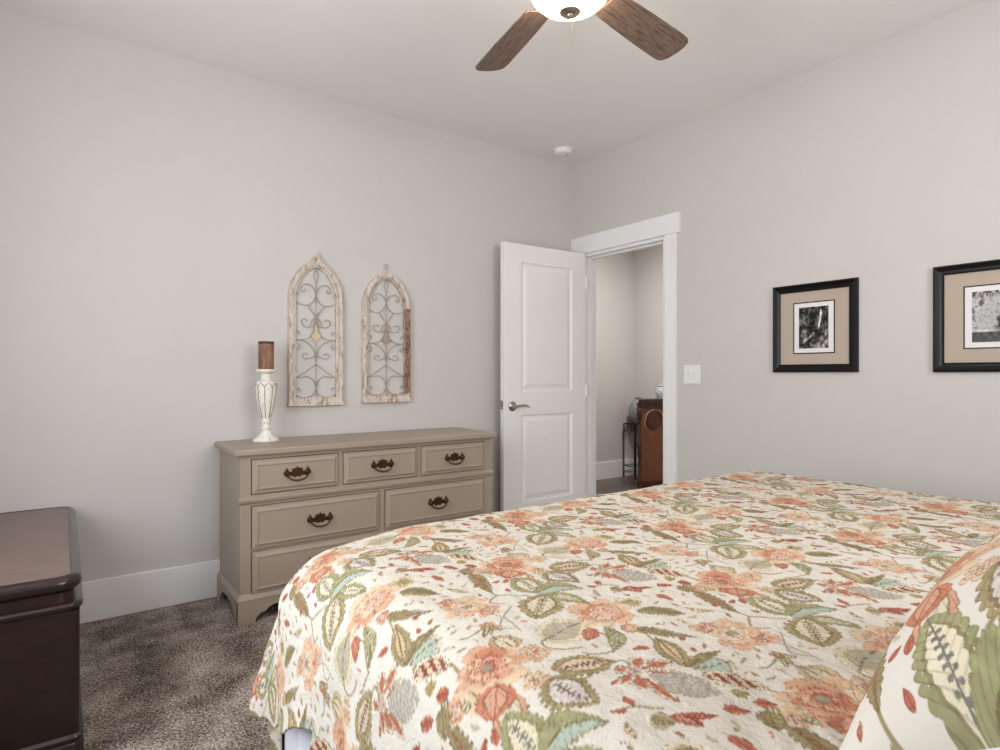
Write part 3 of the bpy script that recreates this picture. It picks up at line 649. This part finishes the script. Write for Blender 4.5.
# ------------------------------------------------------------------ printed floral cloth: the repeat is drawn into an array, then read per vertex
def proj_bed(px, py, Z=0.72):
    f_ = 602.; l = (px-500)/f_; d = (375-py)/f_
    fw_ = (math.cos(YAW), math.sin(YAW)); rt_ = (math.sin(YAW), -math.cos(YAW))
    t = (Z-EYE)/d; return np.array([(fw_[0]+l*rt_[0])*t, (fw_[1]+l*rt_[1])*t])
RES = 2000                                      # samples per metre
TW, TH = 1120, 1320                               # repeat 0.56 x 0.66 m, half drop
CREAM = np.array([241, 234, 220])/255.
tile = np.ones((TH, TW, 3))*CREAM
rs = np.random.RandomState(11)
def tnoise(cells):
    g = rs.rand(cells, cells); y = np.arange(TH)/TH*cells; x = np.arange(TW)/TW*cells
    yi = y.astype(int); xi = x.astype(int); fy = (y-yi)[:, None]; fx = (x-xi)[None]; y2 = (yi+1) % cells; x2 = (xi+1) % cells
    return (g[yi][:, xi]*(1-fx)+g[yi][:, x2]*fx)*(1-fy)+(g[y2][:, xi]*(1-fx)+g[y2][:, x2]*fx)*fy
NZ = 0.5*tnoise(60)+0.3*tnoise(120)+0.2*tnoise(220); NZ2 = tnoise(160)
def stamp(fn, c, rad):
    for ox, oy in ((0, 0), (0.28, 0.33)):
        cx_, cy_ = c[0]+ox, c[1]+oy
        ix = np.arange(int((cx_-rad)*RES), int((cx_+rad)*RES)+1); iy = np.arange(int((cy_-rad)*RES), int((cy_+rad)*RES)+1)
        X, Y = np.meshgrid(ix/RES-cx_, iy/RES-cy_); jx = ix % TW; jy = iy % TH
        n = NZ[np.ix_(jy, jx)]; col, al = fn(X, Y, n); al = np.clip(al, 0, 1)[..., None]
        tile[np.ix_(jy, jx)] = tile[np.ix_(jy, jx)]*(1-al)+col*al
def c3(*c): return np.array(c)/255.
OLIVE, OLIVED, GREEN, TAN, PALE = c3(180, 164, 120), c3(132, 112, 80), c3(182, 178, 132), c3(216, 192, 152), c3(240, 228, 198)
CORAL, PEACH, RED, GREY, TEAL, BROWN, BURG = c3(212, 138, 108), c3(226, 176, 144), c3(190, 92, 76), c3(192, 182, 166), c3(196, 208, 188), c3(140, 112, 86), c3(150, 80, 66)
def mixc(a, b_, t): t = np.clip(t, 0, 1)[..., None]; return a*(1-t)+b_*t
def leaf(p0, p1, hw, outer=OLIVE, inner=PALE, rib=OLIVED, curve=0.0, serr=0.12, nser=9, split=0.5, fat=0.75, seeds=None, stripes=None, half=None, outline=OLIVED, tipcol=None, scales=None):
    p0 = np.asarray(p0); p1 = np.asarray(p1); d = p1-p0; L = float(np.hypot(*d)); d = d/L; nrm = np.array([-d[1], d[0]]); c = (p0+p1)/2
    def fn(X, Y, n):
        u = (X*d[0]+Y*d[1])/L+0.5; v = X*nrm[0]+Y*nrm[1]-curve*np.sin(PI*np.clip(u, 0, 1)); uc = np.clip(u, 1e-4, 0.9999)
        saw = np.abs(np.sin(PI*uc*nser))
        w = hw*np.sin(PI*uc**fat)**0.75*(1-serr*0.6+serr*saw*0.9+0.12*(n-0.5)); w = np.maximum(w, 1e-5)
        q = np.abs(v)/w; ins = (u > 0) & (u < 1) & (q < 1)
        edge = (w-np.abs(v))
        col = np.ones(X.shape+(3,))*outer*(0.86+0.28*n[..., None])
        if tipcol is not None: col = mixc(col, tipcol*np.ones_like(col), (u-0.45)*5)
        ri = 0.5*np.sin(PI*np.clip((u-0.08)/0.8, 0, 1))**0.5*split*2
        if half == 1: inn = (v > 0)*(q < 0.8)
        elif half == -1: inn = (v < 0)*(q < 0.8)
        else: inn = q < ri*(1+0.3*(saw-0.5))
        col = np.where(inn[..., None], inner*(0.93+0.12*n[..., None]), col)
        eb = np.abs(q-ri) < 0.07
        if half is None and split > 0: col = np.where(eb[..., None], (outline*0.6+outer*0.4)*np.ones_like(col), col)
        if seeds is not None:
            sd = (np.sin(u*L*760+np.sign(v)*1.4+2*n) > 0.15) & (np.abs(np.abs(v)-hw*0.12) < hw*0.08*(0.5+n)) & (u > 0.18) & (u < 0.8)
            col = np.where(sd[..., None], seeds*np.ones_like(col), col)
        if scales is not None:
            sc = (np.hypot((u*L/0.011) % 1.0-0.5, ((v/0.009+0.5*np.floor(u*L/0.011)) % 1.0)-0.5) > 0.42)
            col = np.where(sc[..., None], scales*np.ones_like(col), col)
        if stripes is not None:
            sp = (np.sin(u*L*330+v*260) > 0.15) & (q < 0.62) & (u > 0.08) & (u < 0.88)
            col = np.where(sp[..., None], stripes*np.ones_like(col), col)
        else:
            ve = (np.sin(u*L*620-np.abs(v)*420) > 0.86) & (q < 0.95)
            col = np.where(ve[..., None], col*0.86, col)
        if rib is not None: col = np.where((np.abs(v) < 0.0011)[..., None], rib*np.ones_like(col), col)
        col = np.where((edge < 0.0017)[..., None], outline*(0.9+0.3*n[..., None])*np.ones_like(col), col)
        return col, ins*np.clip(edge/0.0008, 0, 1)
    stamp(fn, c, L/2+hw+abs(curve)+0.004)
def bloom(c, R, pet=7, cols=(PEACH, CORAL, PEACH, RED), ph=0.0, squash=1.0, ang=0.0, centre=GREY, speck=c3(248, 230, 218), outline=BROWN):
    """layered flower: every layer has its own lobed petals, each petal shaded from throat to lip"""
    rr = np.random.RandomState(int(R*1e4)+int(ph*100)+pet)
    def fn(X, Y, n):
        ca, sa = math.cos(ang), math.sin(ang); x = X*ca+Y*sa; y = (-X*sa+Y*ca)/squash
        r = np.hypot(x, y)/R; th = np.arctan2(y, x); col = np.ones(X.shape+(3,)); al = None
        for k, s_ in enumerate((1.0, 0.70, 0.44, 0.24)):
            m_ = max(4, pet-k); pa = (th+ph+k*0.9+0.25*np.sin(th*2+ph+k))/(2*PI)*m_; pid = np.floor(pa).astype(int) % m_; fr = pa-np.floor(pa)
            lob = np.sin(PI*fr)**0.45; pl_ = rr.rand(m_)*0.34; hue = rr.rand(m_)
            rim = s_*(0.60+0.40*lob)*(1-pl_[pid])*(1+0.025*np.cos(31*th+k)+0.12*(n-0.5))
            ins = r < rim; t_ = np.clip(r/np.maximum(rim, 1e-3), 0, 1)
            if k == 0: al = np.clip((rim-r)*R/0.001, 0, 1)
            h_ = hue[pid][..., None]
            lip = cols[k]*(1-h_)+(PALE*0.55+TAN*0.45)*h_*0.85+cols[k]*h_*0.15
            cc = mixc(cols[k]*0.90+0.0*lip, lip*1.05, (t_-0.25)*1.9)*(0.94+0.12*n[..., None])
            cc = np.where(((rim-r)*R < 0.0014)[..., None], (outline*0.6+cols[k]*0.4)*np.ones_like(cc), cc)
            cc = np.where(((np.abs(fr-0.5) < 0.05) & (t_ < 0.72))[..., None], cc*0.86, cc)
            cc = np.where((((fr < 0.05) | (fr > 0.95)) & (r > s_*0.3))[..., None], cc*0.80, cc)
            col = np.where(ins[..., None], cc, col)
        sp = (np.sin(x*760+3*n)*np.sin(y*760) > 0.45) & (r < 0.42)
        col = np.where(sp[..., None], speck*np.ones_like(col), col)
        ce = r < 0.12*(0.7+0.6*n); col = np.where(ce[..., None], centre*(0.8+0.4*n[..., None]), col)
        return col, al
    stamp(fn, np.asarray(c), R*1.15*max(1, squash)+0.004)
def vine(pts, w=0.0019, col=OLIVE*0.93):
    P = [np.asarray(p) for p in pts]; Q = np.array([[v_.x, v_.y] for v_ in smoothline([tuple(p) for p in P], 10)])
    c = Q.mean(0); rad = np.abs(Q-c).max()+0.004
    def fn(X, Y, n):
        d = np.full(X.shape, 9.)
        for a_, b_ in zip(Q[:-1]-c, Q[1:]-c):
            e = b_-a_; L2 = max(1e-12, e@e); t_ = np.clip(((X-a_[0])*e[0]+(Y-a_[1])*e[1])/L2, 0, 1)
            d = np.minimum(d, np.hypot(X-a_[0]-t_*e[0], Y-a_[1]-t_*e[1]))
        return np.ones(X.shape+(3,))*col, np.clip((w+0.0006-d)/0.0009, 0, 1)
    stamp(fn, c, rad)
ZA = lambda u, v_: proj_bed(480+u/6.667, 640+v_/6.667)
Z5 = lambda u, v_: proj_bed(480+u/2.941, 600+v_/2.941)
Z3 = lambda u, v_: proj_bed(330+u/6.25, 600+v_/6.25)
def bud(c, s_=0.010, a_=0.5, col=CORAL):
    c = np.asarray(c); d = np.array([math.cos(a_), math.sin(a_)])*s_
    leaf(c-d, c+d, s_*0.55, col, RED*0.9+0.1, None, serr=0.05, split=0.35, outline=BURG)
# stems first
vine([ZA(460, 560), ZA(900, 250), Z5(450, 255)]); vine([Z5(190, 130), Z5(185, 170), Z5(240, 185), Z5(300, 180)])
vine([Z5(395, 195), Z5(380, 160), Z5(370, 140), Z5(345, 130)]); vine([Z5(395, 195), Z5(330, 205), Z5(300, 200)])
vine([Z5(610, 240), Z5(560, 215), Z5(500, 150), Z5(455, 125)]); vine([Z5(640, 10), Z5(770, 80), Z5(840, 92), Z5(900, 95)])
vine([Z5(790, 90), Z5(800, 120), Z5(850, 125)]); vine([Z5(880, 215), Z5(850, 240), Z5(820, 242)]); vine([Z5(840, 300), Z5(900, 330)])
vine([Z5(560, 400), Z5(600, 415), Z5(700, 395)]); vine([Z5(90, 60), Z5(60, 110), Z5(100, 120)], 0.0011, GREY*0.8)
vine([Z5(410, 380), Z5(470, 372), Z5(540, 374)]); vine([Z5(20, 80), Z5(80, 95), Z5(120, 130)], 0.0011)
# tan round leaf with curling edge
leaf(Z5(185, 160), Z5(312, 100), 0.040, PALE, c3(206, 196, 172), OLIVED, 0.006, 0.10, 8, 0.62, 0.8, outline=OLIVE)
# bloom A with its leaves
leaf(Z5(460, 72), Z5(605, 82), 0.020, OLIVE*0.97, c3(158, 148, 104), OLIVED, 0.004, 0.35, 13, 0.5)
bloom(Z5(443, 42), 0.034, 9, (PALE, OLIVE, OLIVE, OLIVE), centre=OLIVE, speck=OLIVED)
leaf(Z5(452, 122), Z5(645, 148), 0.013, c3(164, 148, 104), OLIVE, OLIVED, -0.006, 0.25, 12, 0.4, tipcol=c3(196, 188, 170))
bloom(Z5(365, 78), 0.078, 8, (PEACH, CORAL, PEACH, CORAL*1.02), 0.4, 0.85, 0.4, centre=c3(232, 190, 170))
leaf(Z5(330, 120), Z5(318, 160), 0.014, CORAL, PEACH, RED, 0, 0.1, 5, 0.4, outline=BURG); leaf(Z5(370, 118), Z5(400, 190), 0.014, GREEN, PALE, OLIVED, 0.012, 0.1, 5, 0.3)
leaf(Z5(430, 108), Z5(450, 135), 0.014, PEACH, PALE, CORAL, 0, 0.1, 5, 0.4, outline=BROWN)
# bloom B with side petals
leaf(ZA(230, 400), ZA(90, 560), 0.030, PEACH*1.02, PALE, GREY, 0.0, 0.12, 6, 0.6, 0.85, outline=BROWN)
leaf(ZA(250, 150), ZA(80, 60), 0.028, TAN, PALE, OLIVED, 0.0, 0.15, 6, 0.55, 0.85)
bloom(ZA(40, 240), 0.074, 7, (PEACH, CORAL*0.98, PEACH, RED), 1.2, 0.95, 0.2, centre=c3(176, 162, 140), speck=c3(200, 96, 84))
bloom(ZA(372, 175), 0.036, 4, (PEACH, TAN, PEACH, CORAL), 0.6, 0.8, 0.9, centre=CORAL)
bloom(ZA(380, 360), 0.030, 5, (PEACH, PEACH, TAN, CORAL), 0.2, 0.9, 0.3, centre=TAN)
leaf(ZA(110, 330), ZA(40, 470), 0.034, CORAL, PEACH, RED, 0.0, 0.12, 6, 0.55, 0.85, outline=BROWN)
# lily: three big leaves
leaf(ZA(345, 755), ZA(120, 470), 0.034, GREEN*0.95, PALE*1.03, GREY*0.7, -0.004, 0.18, 9, 0.62, 0.9, seeds=c3(140, 138, 128), outline=OLIVE*0.8)
leaf(ZA(330, 760), ZA(870, 655), 0.027, GREEN*0.95, TEAL, OLIVED, 0.022, 0.2, 12, 0.5, 0.7, half=-1, outline=OLIVE*0.8)
lb = proj_bed(548, 607); leaf(lb+np.array([0.0, 0.005]), proj_bed(533, 627)+np.array([-0.012, -0.02]), 0.040, OLIVE*1.02, PALE, OLIVED, 0.0, 0.16, 7, 0.66, 1.0, seeds=OLIVED)
leaf(lb, lb+np.array([0.035, -0.075]), 0.022, GREEN, PALE, OLIVED, 0.004, 0.15, 6, 0.5)
# pod leaves
leaf(ZA(478, 310), ZA(900, 240), 0.031, OLIVE, c3(236, 214, 184), BROWN, 0.0, 0.15, 8, 0.62, 0.8, seeds=c3(120, 84, 66))
leaf(ZA(460, 360), ZA(800, 545), 0.035, OLIVE*0.98, c3(232, 222, 212), BROWN, -0.008, 0.25, 9, 0.66, 0.75, seeds=c3(150, 130, 130))
# radial flower
rc = Z5(450, 258)
for (u, v_, w_) in ((472, 218, .015), (560, 232, .014), (625, 275, .013), (490, 318, .016), (580, 352, .012), (395, 250, .012), (420, 300, .012)):
    p = Z5(u, v_); leaf(rc+(p-rc)*0.18, rc+(p-rc)*1.05, w_, PALE, CORAL, RED, 0, 0.05, 6, 0.55, 1.35, outline=BROWN)
leaf(rc+(Z5(600, 310)-rc)*0.3, Z5(715, 325), 0.030, c3(222, 212, 192), c3(212, 203, 186), None, 0, 0.1, 12, 0.8, 1.1, outline=GREY*0.85, scales=c3(188, 180, 166))
bloom(rc, 0.018, 6, (c3(214, 176, 160), GREY, PEACH, CORAL))
# V leaf with fan
leaf(Z5(612, 245), Z5(515, 150), 0.022, OLIVE, TAN*1.05, BURG*0.8, 0.0, 0.15, 8, 0.5, 0.9)
leaf(Z5(625, 250), Z5(742, 225), 0.036, c3(236, 220, 196), TEAL, OLIVED, 0.0, 0.18, 7, 0.85, 1.1)
leaf(Z5(612, 245), Z5(708, 190), 0.010, OLIVE*0.92, OLIVE, OLIVED, 0.004, 0.2, 8, 0.3)
# striped leaf
leaf(Z5(652, 268), Z5(850, 302), 0.020, PALE, c3(236, 208, 180), OLIVED, 0.003, 0.2, 10, 0.7, stripes=BURG, outline=OLIVED)
# poppy
bloom(Z5(668, 122), 0.026, 5, (CORAL, CORAL*0.96, RED*1.1, RED), 0.3, 1.3, 0.9)
bloom(Z5(822, 152), 0.028, 5, (PEACH, CORAL, RED*1.1, RED), 1.3, 1.2, 0.9)
bloom(Z5(742, 136), 0.062, 6, (PEACH, PEACH*1.03, c3(232, 224, 206), BURG), 0.8, 0.75, 0.5, centre=OLIVE, speck=c3(222, 208, 186))
# leaves at the upper right, small sprigs
leaf(Z5(625, 5), Z5(765, 78), 0.017, c3(170, 154, 112), CORAL*0.9+0.05, OLIVED, 0.0, 0.3, 10, 0.3)
bloom(Z5(882, 208), 0.020, 5, (CORAL, RED*1.1, CORAL, RED), 0, 0.9)
for (u, v_) in ((925, 240), (905, 250), (860, 192), (940, 215)): p = Z5(u, v_); leaf(Z5(885, 212), p, 0.006, OLIVE, PALE, None, 0, 0.1, 4, 0.3)
bloom(Z3(720, 580), 0.024, 6, (PEACH, CORAL, PEACH, BURG), 0.2); leaf(Z3(770, 600), Z3(830, 565), 0.010, GREEN, PALE, OLIVED); leaf(Z3(585, 620), Z3(675, 470), 0.010, GREEN, PALE, OLIVED)
leaf(Z5(500, 405), Z5(575, 420), 0.018, c3(206, 196, 160), OLIVE, OLIVED, 0, 0.2, 7, 0.5)
leaf(Z5(560, 395), Z5(660, 430), 0.014, CORAL*0.9, PEACH, BURG, 0.004, 0.2, 7, 0.5, outline=BURG)
leaf(Z5(600, 400), Z5(705, 398), 0.009, BURG*1.2, CORAL, BURG, 0, 0.2, 6, 0.5, outline=BURG)
leaf(Z5(745, 325), Z5(790, 318), 0.012, c3(196, 176, 110), OLIVE, None, 0, 0.2, 5, 0.4)
leaf(Z5(805, 345), Z5(880, 360), 0.012, CORAL, RED*1.1, BURG, 0, 0.1, 5, 0.4, outline=BURG); leaf(Z5(715, 372), Z5(800, 382), 0.011, CORAL, RED*1.1, OLIVED, 0, 0.1, 5, 0.4, outline=BURG)
leaf(Z5(840, 375), Z5(880, 440), 0.016, OLIVE*0.95, OLIVE, OLIVED, 0.0, 0.25, 8, 0.4)
for (u, v_, a_, s_) in ((398, 292, .3, .009), (408, 382, 2.3, .010), (436, 352, 1.2, .013), (628, 186, .9, .009), (472, 186, 2.6, .014), (690, 52, .4, .010), (742, 40, .1, .010), (596, 154, 0, .008), (10, 350, 1, .012), (15, 420, 1.5, .009)):
    bud(Z5(u, v_), s_, a_)
# small filler sprigs in the open ground
bg = CREAM
def empty_at(x, y, rad):
    k = int(rad*RES); ix = (np.arange(-k, k+1, 3)+int(x*RES)) % TW; iy = (np.arange(-k, k+1, 3)+int(y*RES)) % TH
    return np.abs(tile[np.ix_(iy, ix)]-bg).max() < 0.02
for rad, tries in ((0.040, 400), (0.030, 600), (0.020, 900), (0.012, 1400)):
    for _ in range(tries):
        x, y = rs.rand()*TW/RES, rs.rand()*TH/RES
        if not empty_at(x, y, rad): continue
        a_ = rs.rand()*6.28; d_ = np.array([math.cos(a_), math.sin(a_)])*rad*0.85; c_ = np.array([x, y]); k = rs.randint(6)
        if k == 0: leaf(c_-d_, c_+d_, rad*0.36, c3(226, 214, 190), PALE, c3(200, 186, 160), rad*0.2, 0.15, 7, 0.5, outline=c3(196, 182, 156))
        elif k == 1: leaf(c_-d_, c_+d_, rad*0.30, GREEN*1.08, PALE, OLIVE, -rad*0.2, 0.2, 7, 0.4, outline=OLIVE)
        elif k == 2: bud(c_, rad*0.6, a_); vine([c_-d_, c_-d_*0.3+np.array([-d_[1], d_[0]])*0.3, c_], 0.0009, OLIVE)
        elif k == 3: leaf(c_-d_, c_+d_, rad*0.30, TAN, PALE, BROWN, rad*0.15, 0.2, 8, 0.5, outline=c3(190, 168, 140))
        elif k == 4: vine([c_-d_, c_-d_*0.2+np.array([-d_[1], d_[0]])*0.6, c_+d_*0.8, c_+np.array([-d_[1], d_[0]])*0.1], 0.001, OLIVE); leaf(c_, c_+d_*0.7, rad*0.18, OLIVE, PALE, None, 0, 0.1, 4, 0.3)
        else: leaf(c_-d_, c_+d_*0.9, rad*0.28, PEACH, c3(238, 208, 190), CORAL, 0, 0.12, 6, 0.5, outline=c3(206, 150, 130))
def sample(U, V_):
    x = (U*RES) % TW; y = (V_*RES) % TH; x0 = np.floor(x).astype(int); y0 = np.floor(y).astype(int); fx = (x-x0)[..., None]; fy = (y-y0)[..., None]
    x0 %= TW; y0 %= TH; x1 = (x0+1) % TW; y1 = (y0+1) % TH
    return (tile[y0, x0]*(1-fx)+tile[y0, x1]*fx)*(1-fy)+(tile[y1, x0]*(1-fx)+tile[y1, x1]*fx)*fy
def printed(name, P, U, V_, m, keep=None, parent=None, thick=None):
    """P: (ny,nx,3) grid of points; U,V_: position on the cloth in metres"""
    ny, nx = U.shape; me = bpy.data.meshes.new(name)
    idx = np.arange(ny*nx).reshape(ny, nx)
    q = np.stack([idx[:-1, :-1], idx[:-1, 1:], idx[1:, 1:], idx[1:, :-1]], -1).reshape(-1, 4)
    col = np.ones((ny*nx, 4), 'f'); col[:, :3] = s2l(np.clip(sample(U, V_)*np.array([0.93, 0.92, 0.915]), 0, 1)).reshape(-1, 3)*0.84
    Pf = P.reshape(-1, 3)
    if keep is not None:
        k = keep[:-1, :-1] & keep[:-1, 1:] & keep[1:, 1:] & keep[1:, :-1]; q = q[k.ravel()]
        used = np.unique(q); rm = np.zeros(ny*nx, int); rm[used] = np.arange(len(used)); q = rm[q]; Pf = Pf[used]; col = col[used]
    me.vertices.add(len(Pf)); me.vertices.foreach_set('co', Pf.astype('f').ravel())
    me.loops.add(q.size); me.loops.foreach_set('vertex_index', q.astype('i').ravel())
    me.polygons.add(len(q)); me.polygons.foreach_set('loop_start', np.arange(0, q.size, 4, dtype='i')); me.polygons.foreach_set('loop_total', np.full(len(q), 4, 'i'))
    me.update(calc_edges=True)
    a = me.color_attributes.new('print', 'FLOAT_COLOR', 'POINT'); a.data.foreach_set('color', col.ravel())
    o = link(name, me, m, parent, True)
    if thick:
        sd = o.modifiers.new('thickness', 'SOLIDIFY'); sd.thickness = thick; sd.offset = -1
    return o

# ------------------------------------------------------------------ bed
ZT = 0.742
R = 0.13
xa, xb, ya, yb = 0.540, 2.36, -0.72, 1.415       # flat part of the quilt top
bed = thing('bed', (1.44, 0.38, 0), 'wide bed with white mattress and box spring under the floral quilt', 'bed')
def softbox(x0, x1, y0, y1, z0, z1, r): return B().box(x0, x1, y0, y1, z0, z1, r, 5)
softbox(xa-0.04, xb+0.04, ya+0.0, yb+0.04, 0.40, ZT-0.022, 0.06).build('mattress', M['sheet'], bed, auto=True)
softbox(xa-0.040, xb+0.040, ya+0.0, yb+0.040, 0.19, 0.398, 0.015).build('box_spring', M['sheet'], bed, auto=True)
B().box(xa-0.03, xb+0.03, ya, yb+0.03, 0.13, 0.189).build('bed_rail', M['bed_wood'], bed)
for x in (xa+0.02, xb-0.06):
    for y in (ya+0.05, yb-0.06): B().box(x, x+0.05, y, y+0.05, 0, 0.13).build('leg', M['bed_wood'], bed)

def lattice(a, brk):
    out = [a]
    for lim, st_ in brk:
        n = max(1, int(round((lim-out[-1])/st_))); s0 = out[-1]; out += [s0+(lim-s0)*(i+1)/n for i in range(n)]
    return np.array(out)
LS, LF = 0.60, 0.480                              # overhang at side and foot (cloth length)
S = lattice(xa-0.62, [(1.35, 0.0032), (xb+0.05, 0.0042), (xb+0.50, 0.012)])
Tt = lattice(ya, [(0.05, 0.010), (yb+0.10, 0.0034), (yb+0.60, 0.006)])
U, V_ = np.meshgrid(S, Tt)
def wr(x, y, s_):                                 # cheap smooth wrinkle field
    return (np.sin(x*17+2.2*np.sin(y*9+s_))+np.sin(y*23+1.7*np.sin(x*13-s_))+0.6*np.sin((x+y)*31+s_)+0.5*np.sin((x-1.4*y)*41))/3.1
over_x = np.where(U < xa, xa-U, np.where(U > xb, U-xb, 0)); sgx = np.where(U < xa, -1., 1.)
over_y = np.maximum(V_-yb, 0)
rho = np.hypot(over_x, over_y); phi = np.arctan2(over_y, np.maximum(over_x, 1e-9)); phi = np.where(rho > 0, phi, 0)
cx_ = np.clip(U, xa, xb); cy_ = np.minimum(V_, yb)
r0 = R*PI/2
along = np.where(over_x > 0, V_, 0)+np.where((over_x <= 0), U*1.0, 0)
hang = np.maximum(rho-r0, 0)
cornerness = np.sin(2*phi)*(over_x > 0)*(over_y > 0)
flare = 0.09+0.13*cornerness
ph_fold = np.where(over_x > 0, cy_*21+1.4*np.sin(cy_*7)+phi*5.5*sgx*-1, cx_*15+PI/2*5.5)
fold = (0.5+0.5*np.sin(ph_fold))
rad = np.where(rho < r0, R*np.sin(np.minimum(rho, r0)/R), R+hang*flare+np.minimum(hang, 0.3)*0.16*(fold-0.35))
zz = np.where(rho < r0, ZT-R*(1-np.cos(np.minimum(rho, r0)/R)), ZT-R-hang*np.sqrt(1-np.clip(flare, 0, .6)**2))
PX = cx_+sgx*rad*np.cos(phi)*(rho > 0); PY = cy_+rad*np.sin(phi)*(rho > 0)
PX = np.where((over_x <= 0) & (over_y > 0), U, PX)
top_w = np.clip(1-rho/0.1, 0, 1)
PZ = zz-0.038*np.clip(1-np.hypot(U-(xa-0.08), V_-(yb+0.08))/0.30, 0, 1)**1.5+0.0035*wr(U, V_, 0.4)*top_w+0.0012*np.sin(U*95+3*np.sin(V_*30))*np.sin(V_*88+2*np.sin(U*33))
nx_ = np.cos(phi)*sgx*(rho > 0.03)*0.004*wr(V_*1.2, rho*1.5, 1.7); PX = PX+nx_
# hem: the foot drop is shorter than the side drop, with an open slit at the corner
lim = np.where(over_x <= 0, LF, np.where((over_y <= 0) & (V_ < 1.15), LS, LF+0.006*np.sin(V_*40)-np.where(over_y <= 0, 0.125*np.clip((yb-V_)/0.26, 0, 1), 0)))
lim = np.where(sgx > 0, np.where(over_y > 0, LF, 0.47), lim)
hem_ok = rho <= lim
q = printed('floral_quilt', np.stack([PX, PY, PZ], -1), U, V_, M['quilt'], keep=hem_ok, thick=0.004)
tag(q, 'cream quilt printed with coral flowers and olive leaves spread over the bed', 'quilt')

# white sheet hanging in the slit at the near foot corner
def strip(path, z0, z1, amp, n, m_, name, step=0.006):
    """vertical hanging cloth along a plan path"""
    pts = smoothline(path, 12); L = [0]
    for a_, b_ in zip(pts, pts[1:]): L.append(L[-1]+(b_-a_).length)
    L = np.array(L); tot = L[-1]; ss = np.linspace(0, tot, int(tot/step)); xs = np.interp(ss, L, [p.x for p in pts]); ys = np.interp(ss, L, [p.y for p in pts])
    dx = np.gradient(xs); dy = np.gradient(ys); ln = np.hypot(dx, dy); nx_, ny_ = dy/ln, -dx/ln
    zs = np.linspace(z0, z1, int((z0-z1)/step)+1); SS, ZZ = np.meshgrid(ss, zs); k = (z0-ZZ)/(z0-z1)
    off = amp*(0.3+0.7*k)*np.sin(SS*n+1.5*np.sin(SS*n*0.31))
    return np.stack([xs[None]+nx_[None]*off, ys[None]+ny_[None]*off, ZZ], -1), SS, ZZ
Pp, SS, ZZ = strip([(xb+0.05, yb+0.090), (1.6, yb+0.095), (0.9, yb+0.095), (xa+0.02, yb+0.098), (xa-0.05, yb+0.105), (xa-0.12, yb+0.115), (xa-0.128, yb+0.085), (xa-0.112, yb+0.065)], 0.385, 0.012, 0.010, 46, None, 'x')
q = printed('bed_skirt', Pp, SS+0.2, ZZ+0.1, M['sham'], thick=0.002)
tag(q, 'floral bed skirt showing below the quilt hem at foot of bed', 'bed skirt')
Pp, SS, ZZ = strip([(xa-0.092, 0.0), (xa-0.094, 0.7), (xa-0.096, 1.30), (xa-0.100, yb+0.055), (xa-0.085, yb+0.085)], 0.42, 0.02, 0.012, 62, None, 'x')
me = bpy.data.meshes.new('sheet'); ny, nx = SS.shape; idx = np.arange(ny*nx).reshape(ny, nx)
me.from_pydata(Pp.reshape(-1, 3).tolist(), [], np.stack([idx[:-1, :-1], idx[:-1, 1:], idx[1:, 1:], idx[1:, :-1]], -1).reshape(-1, 4).tolist())
q = link('bed_sheet', me, M['sheet'], None, True); sd = q.modifiers.new('thickness', 'SOLIDIFY'); sd.thickness = 0.0015
tag(q, 'white sheet hanging behind slit in quilt corner near the carpet', 'sheet')

# ------------------------------------------------------------------ pillow sham
PWX, PWY, PTH = 0.626, 0.594, 0.242
nu, nv = 520, 490
u = np.linspace(-1, 1, nu); v = np.linspace(-1, 1, nv); UU, VV = np.meshgrid(u, v)
hgt = (np.clip(1-np.abs(UU)**2.6, 0, 1)**0.55)*(np.clip(1-np.abs(VV)**2.4, 0, 1)**0.55)
pin = 1-0.07*(1-np.abs(VV)**2)*np.abs(UU)**3; pin2 = 1-0.06*(1-np.abs(UU)**2)*np.abs(VV)**3
lx = UU*PWX/2*pin; ly = VV*PWY/2*pin2
wk = 0.004*np.sin(UU*9+2*np.sin(VV*5))*np.sin(VV*7+UU*3)*hgt
PILLOW_LOC = Vector((0.897, 0.033, 0.0)); PANG = 0.034; PTILT = 0.561
Rm = Matrix.Rotation(PANG, 3, 'Z') @ Matrix.Rotation(-PTILT, 3, 'X')
def place(a_, b_, c_):
    Mx = np.array(Rm); P = np.stack([a_, b_, c_], -1) @ Mx.T; return P
topP = place(lx, ly, hgt*PTH*0.60+wk+0.002); botP = place(lx, ly, -hgt*PTH*0.40-0.002)
zmin = min(topP[..., 2].min(), botP[..., 2].min()); off = np.array([PILLOW_LOC.x, PILLOW_LOC.y, ZT+0.010-zmin])
topP = topP+off; botP = botP+off
pl = thing('pillow', (off[0], off[1], ZT), 'plump floral pillow matching the quilt at bottom right of photo', 'pillow')
_c = (ZA(345, 755)+ZA(120, 470))/2; POFF = (_c[0]+0.262, _c[1]-0.166)
PRT = math.radians(62)
def puv(a_, b_):                                  # cloth of the sham is cut at an angle to the quilt's
    qx, qy = a_+0.262, b_-0.166
    return _c[0]+qx*math.cos(PRT)-qy*math.sin(PRT), _c[1]+qx*math.sin(PRT)+qy*math.cos(PRT)
printed('pillow_front', topP, *puv(lx, ly), M['sham'], parent=pl)
q = printed('pillow_back', botP[:, ::-1], lx[:, ::-1], ly[:, ::-1], M['sham'], parent=pl)
edge = np.concatenate([topP[0], topP[1:, -1], topP[-1, -2::-1], topP[-2:0:-1, 0]]) - np.array([0, 0, 0.002])
ed = [tuple(p) for p in edge[::10]]; ed.append(ed[0])
B().tube(ed, 0.0045, 8).build('piping', M['sheet'], pl, smooth=True)
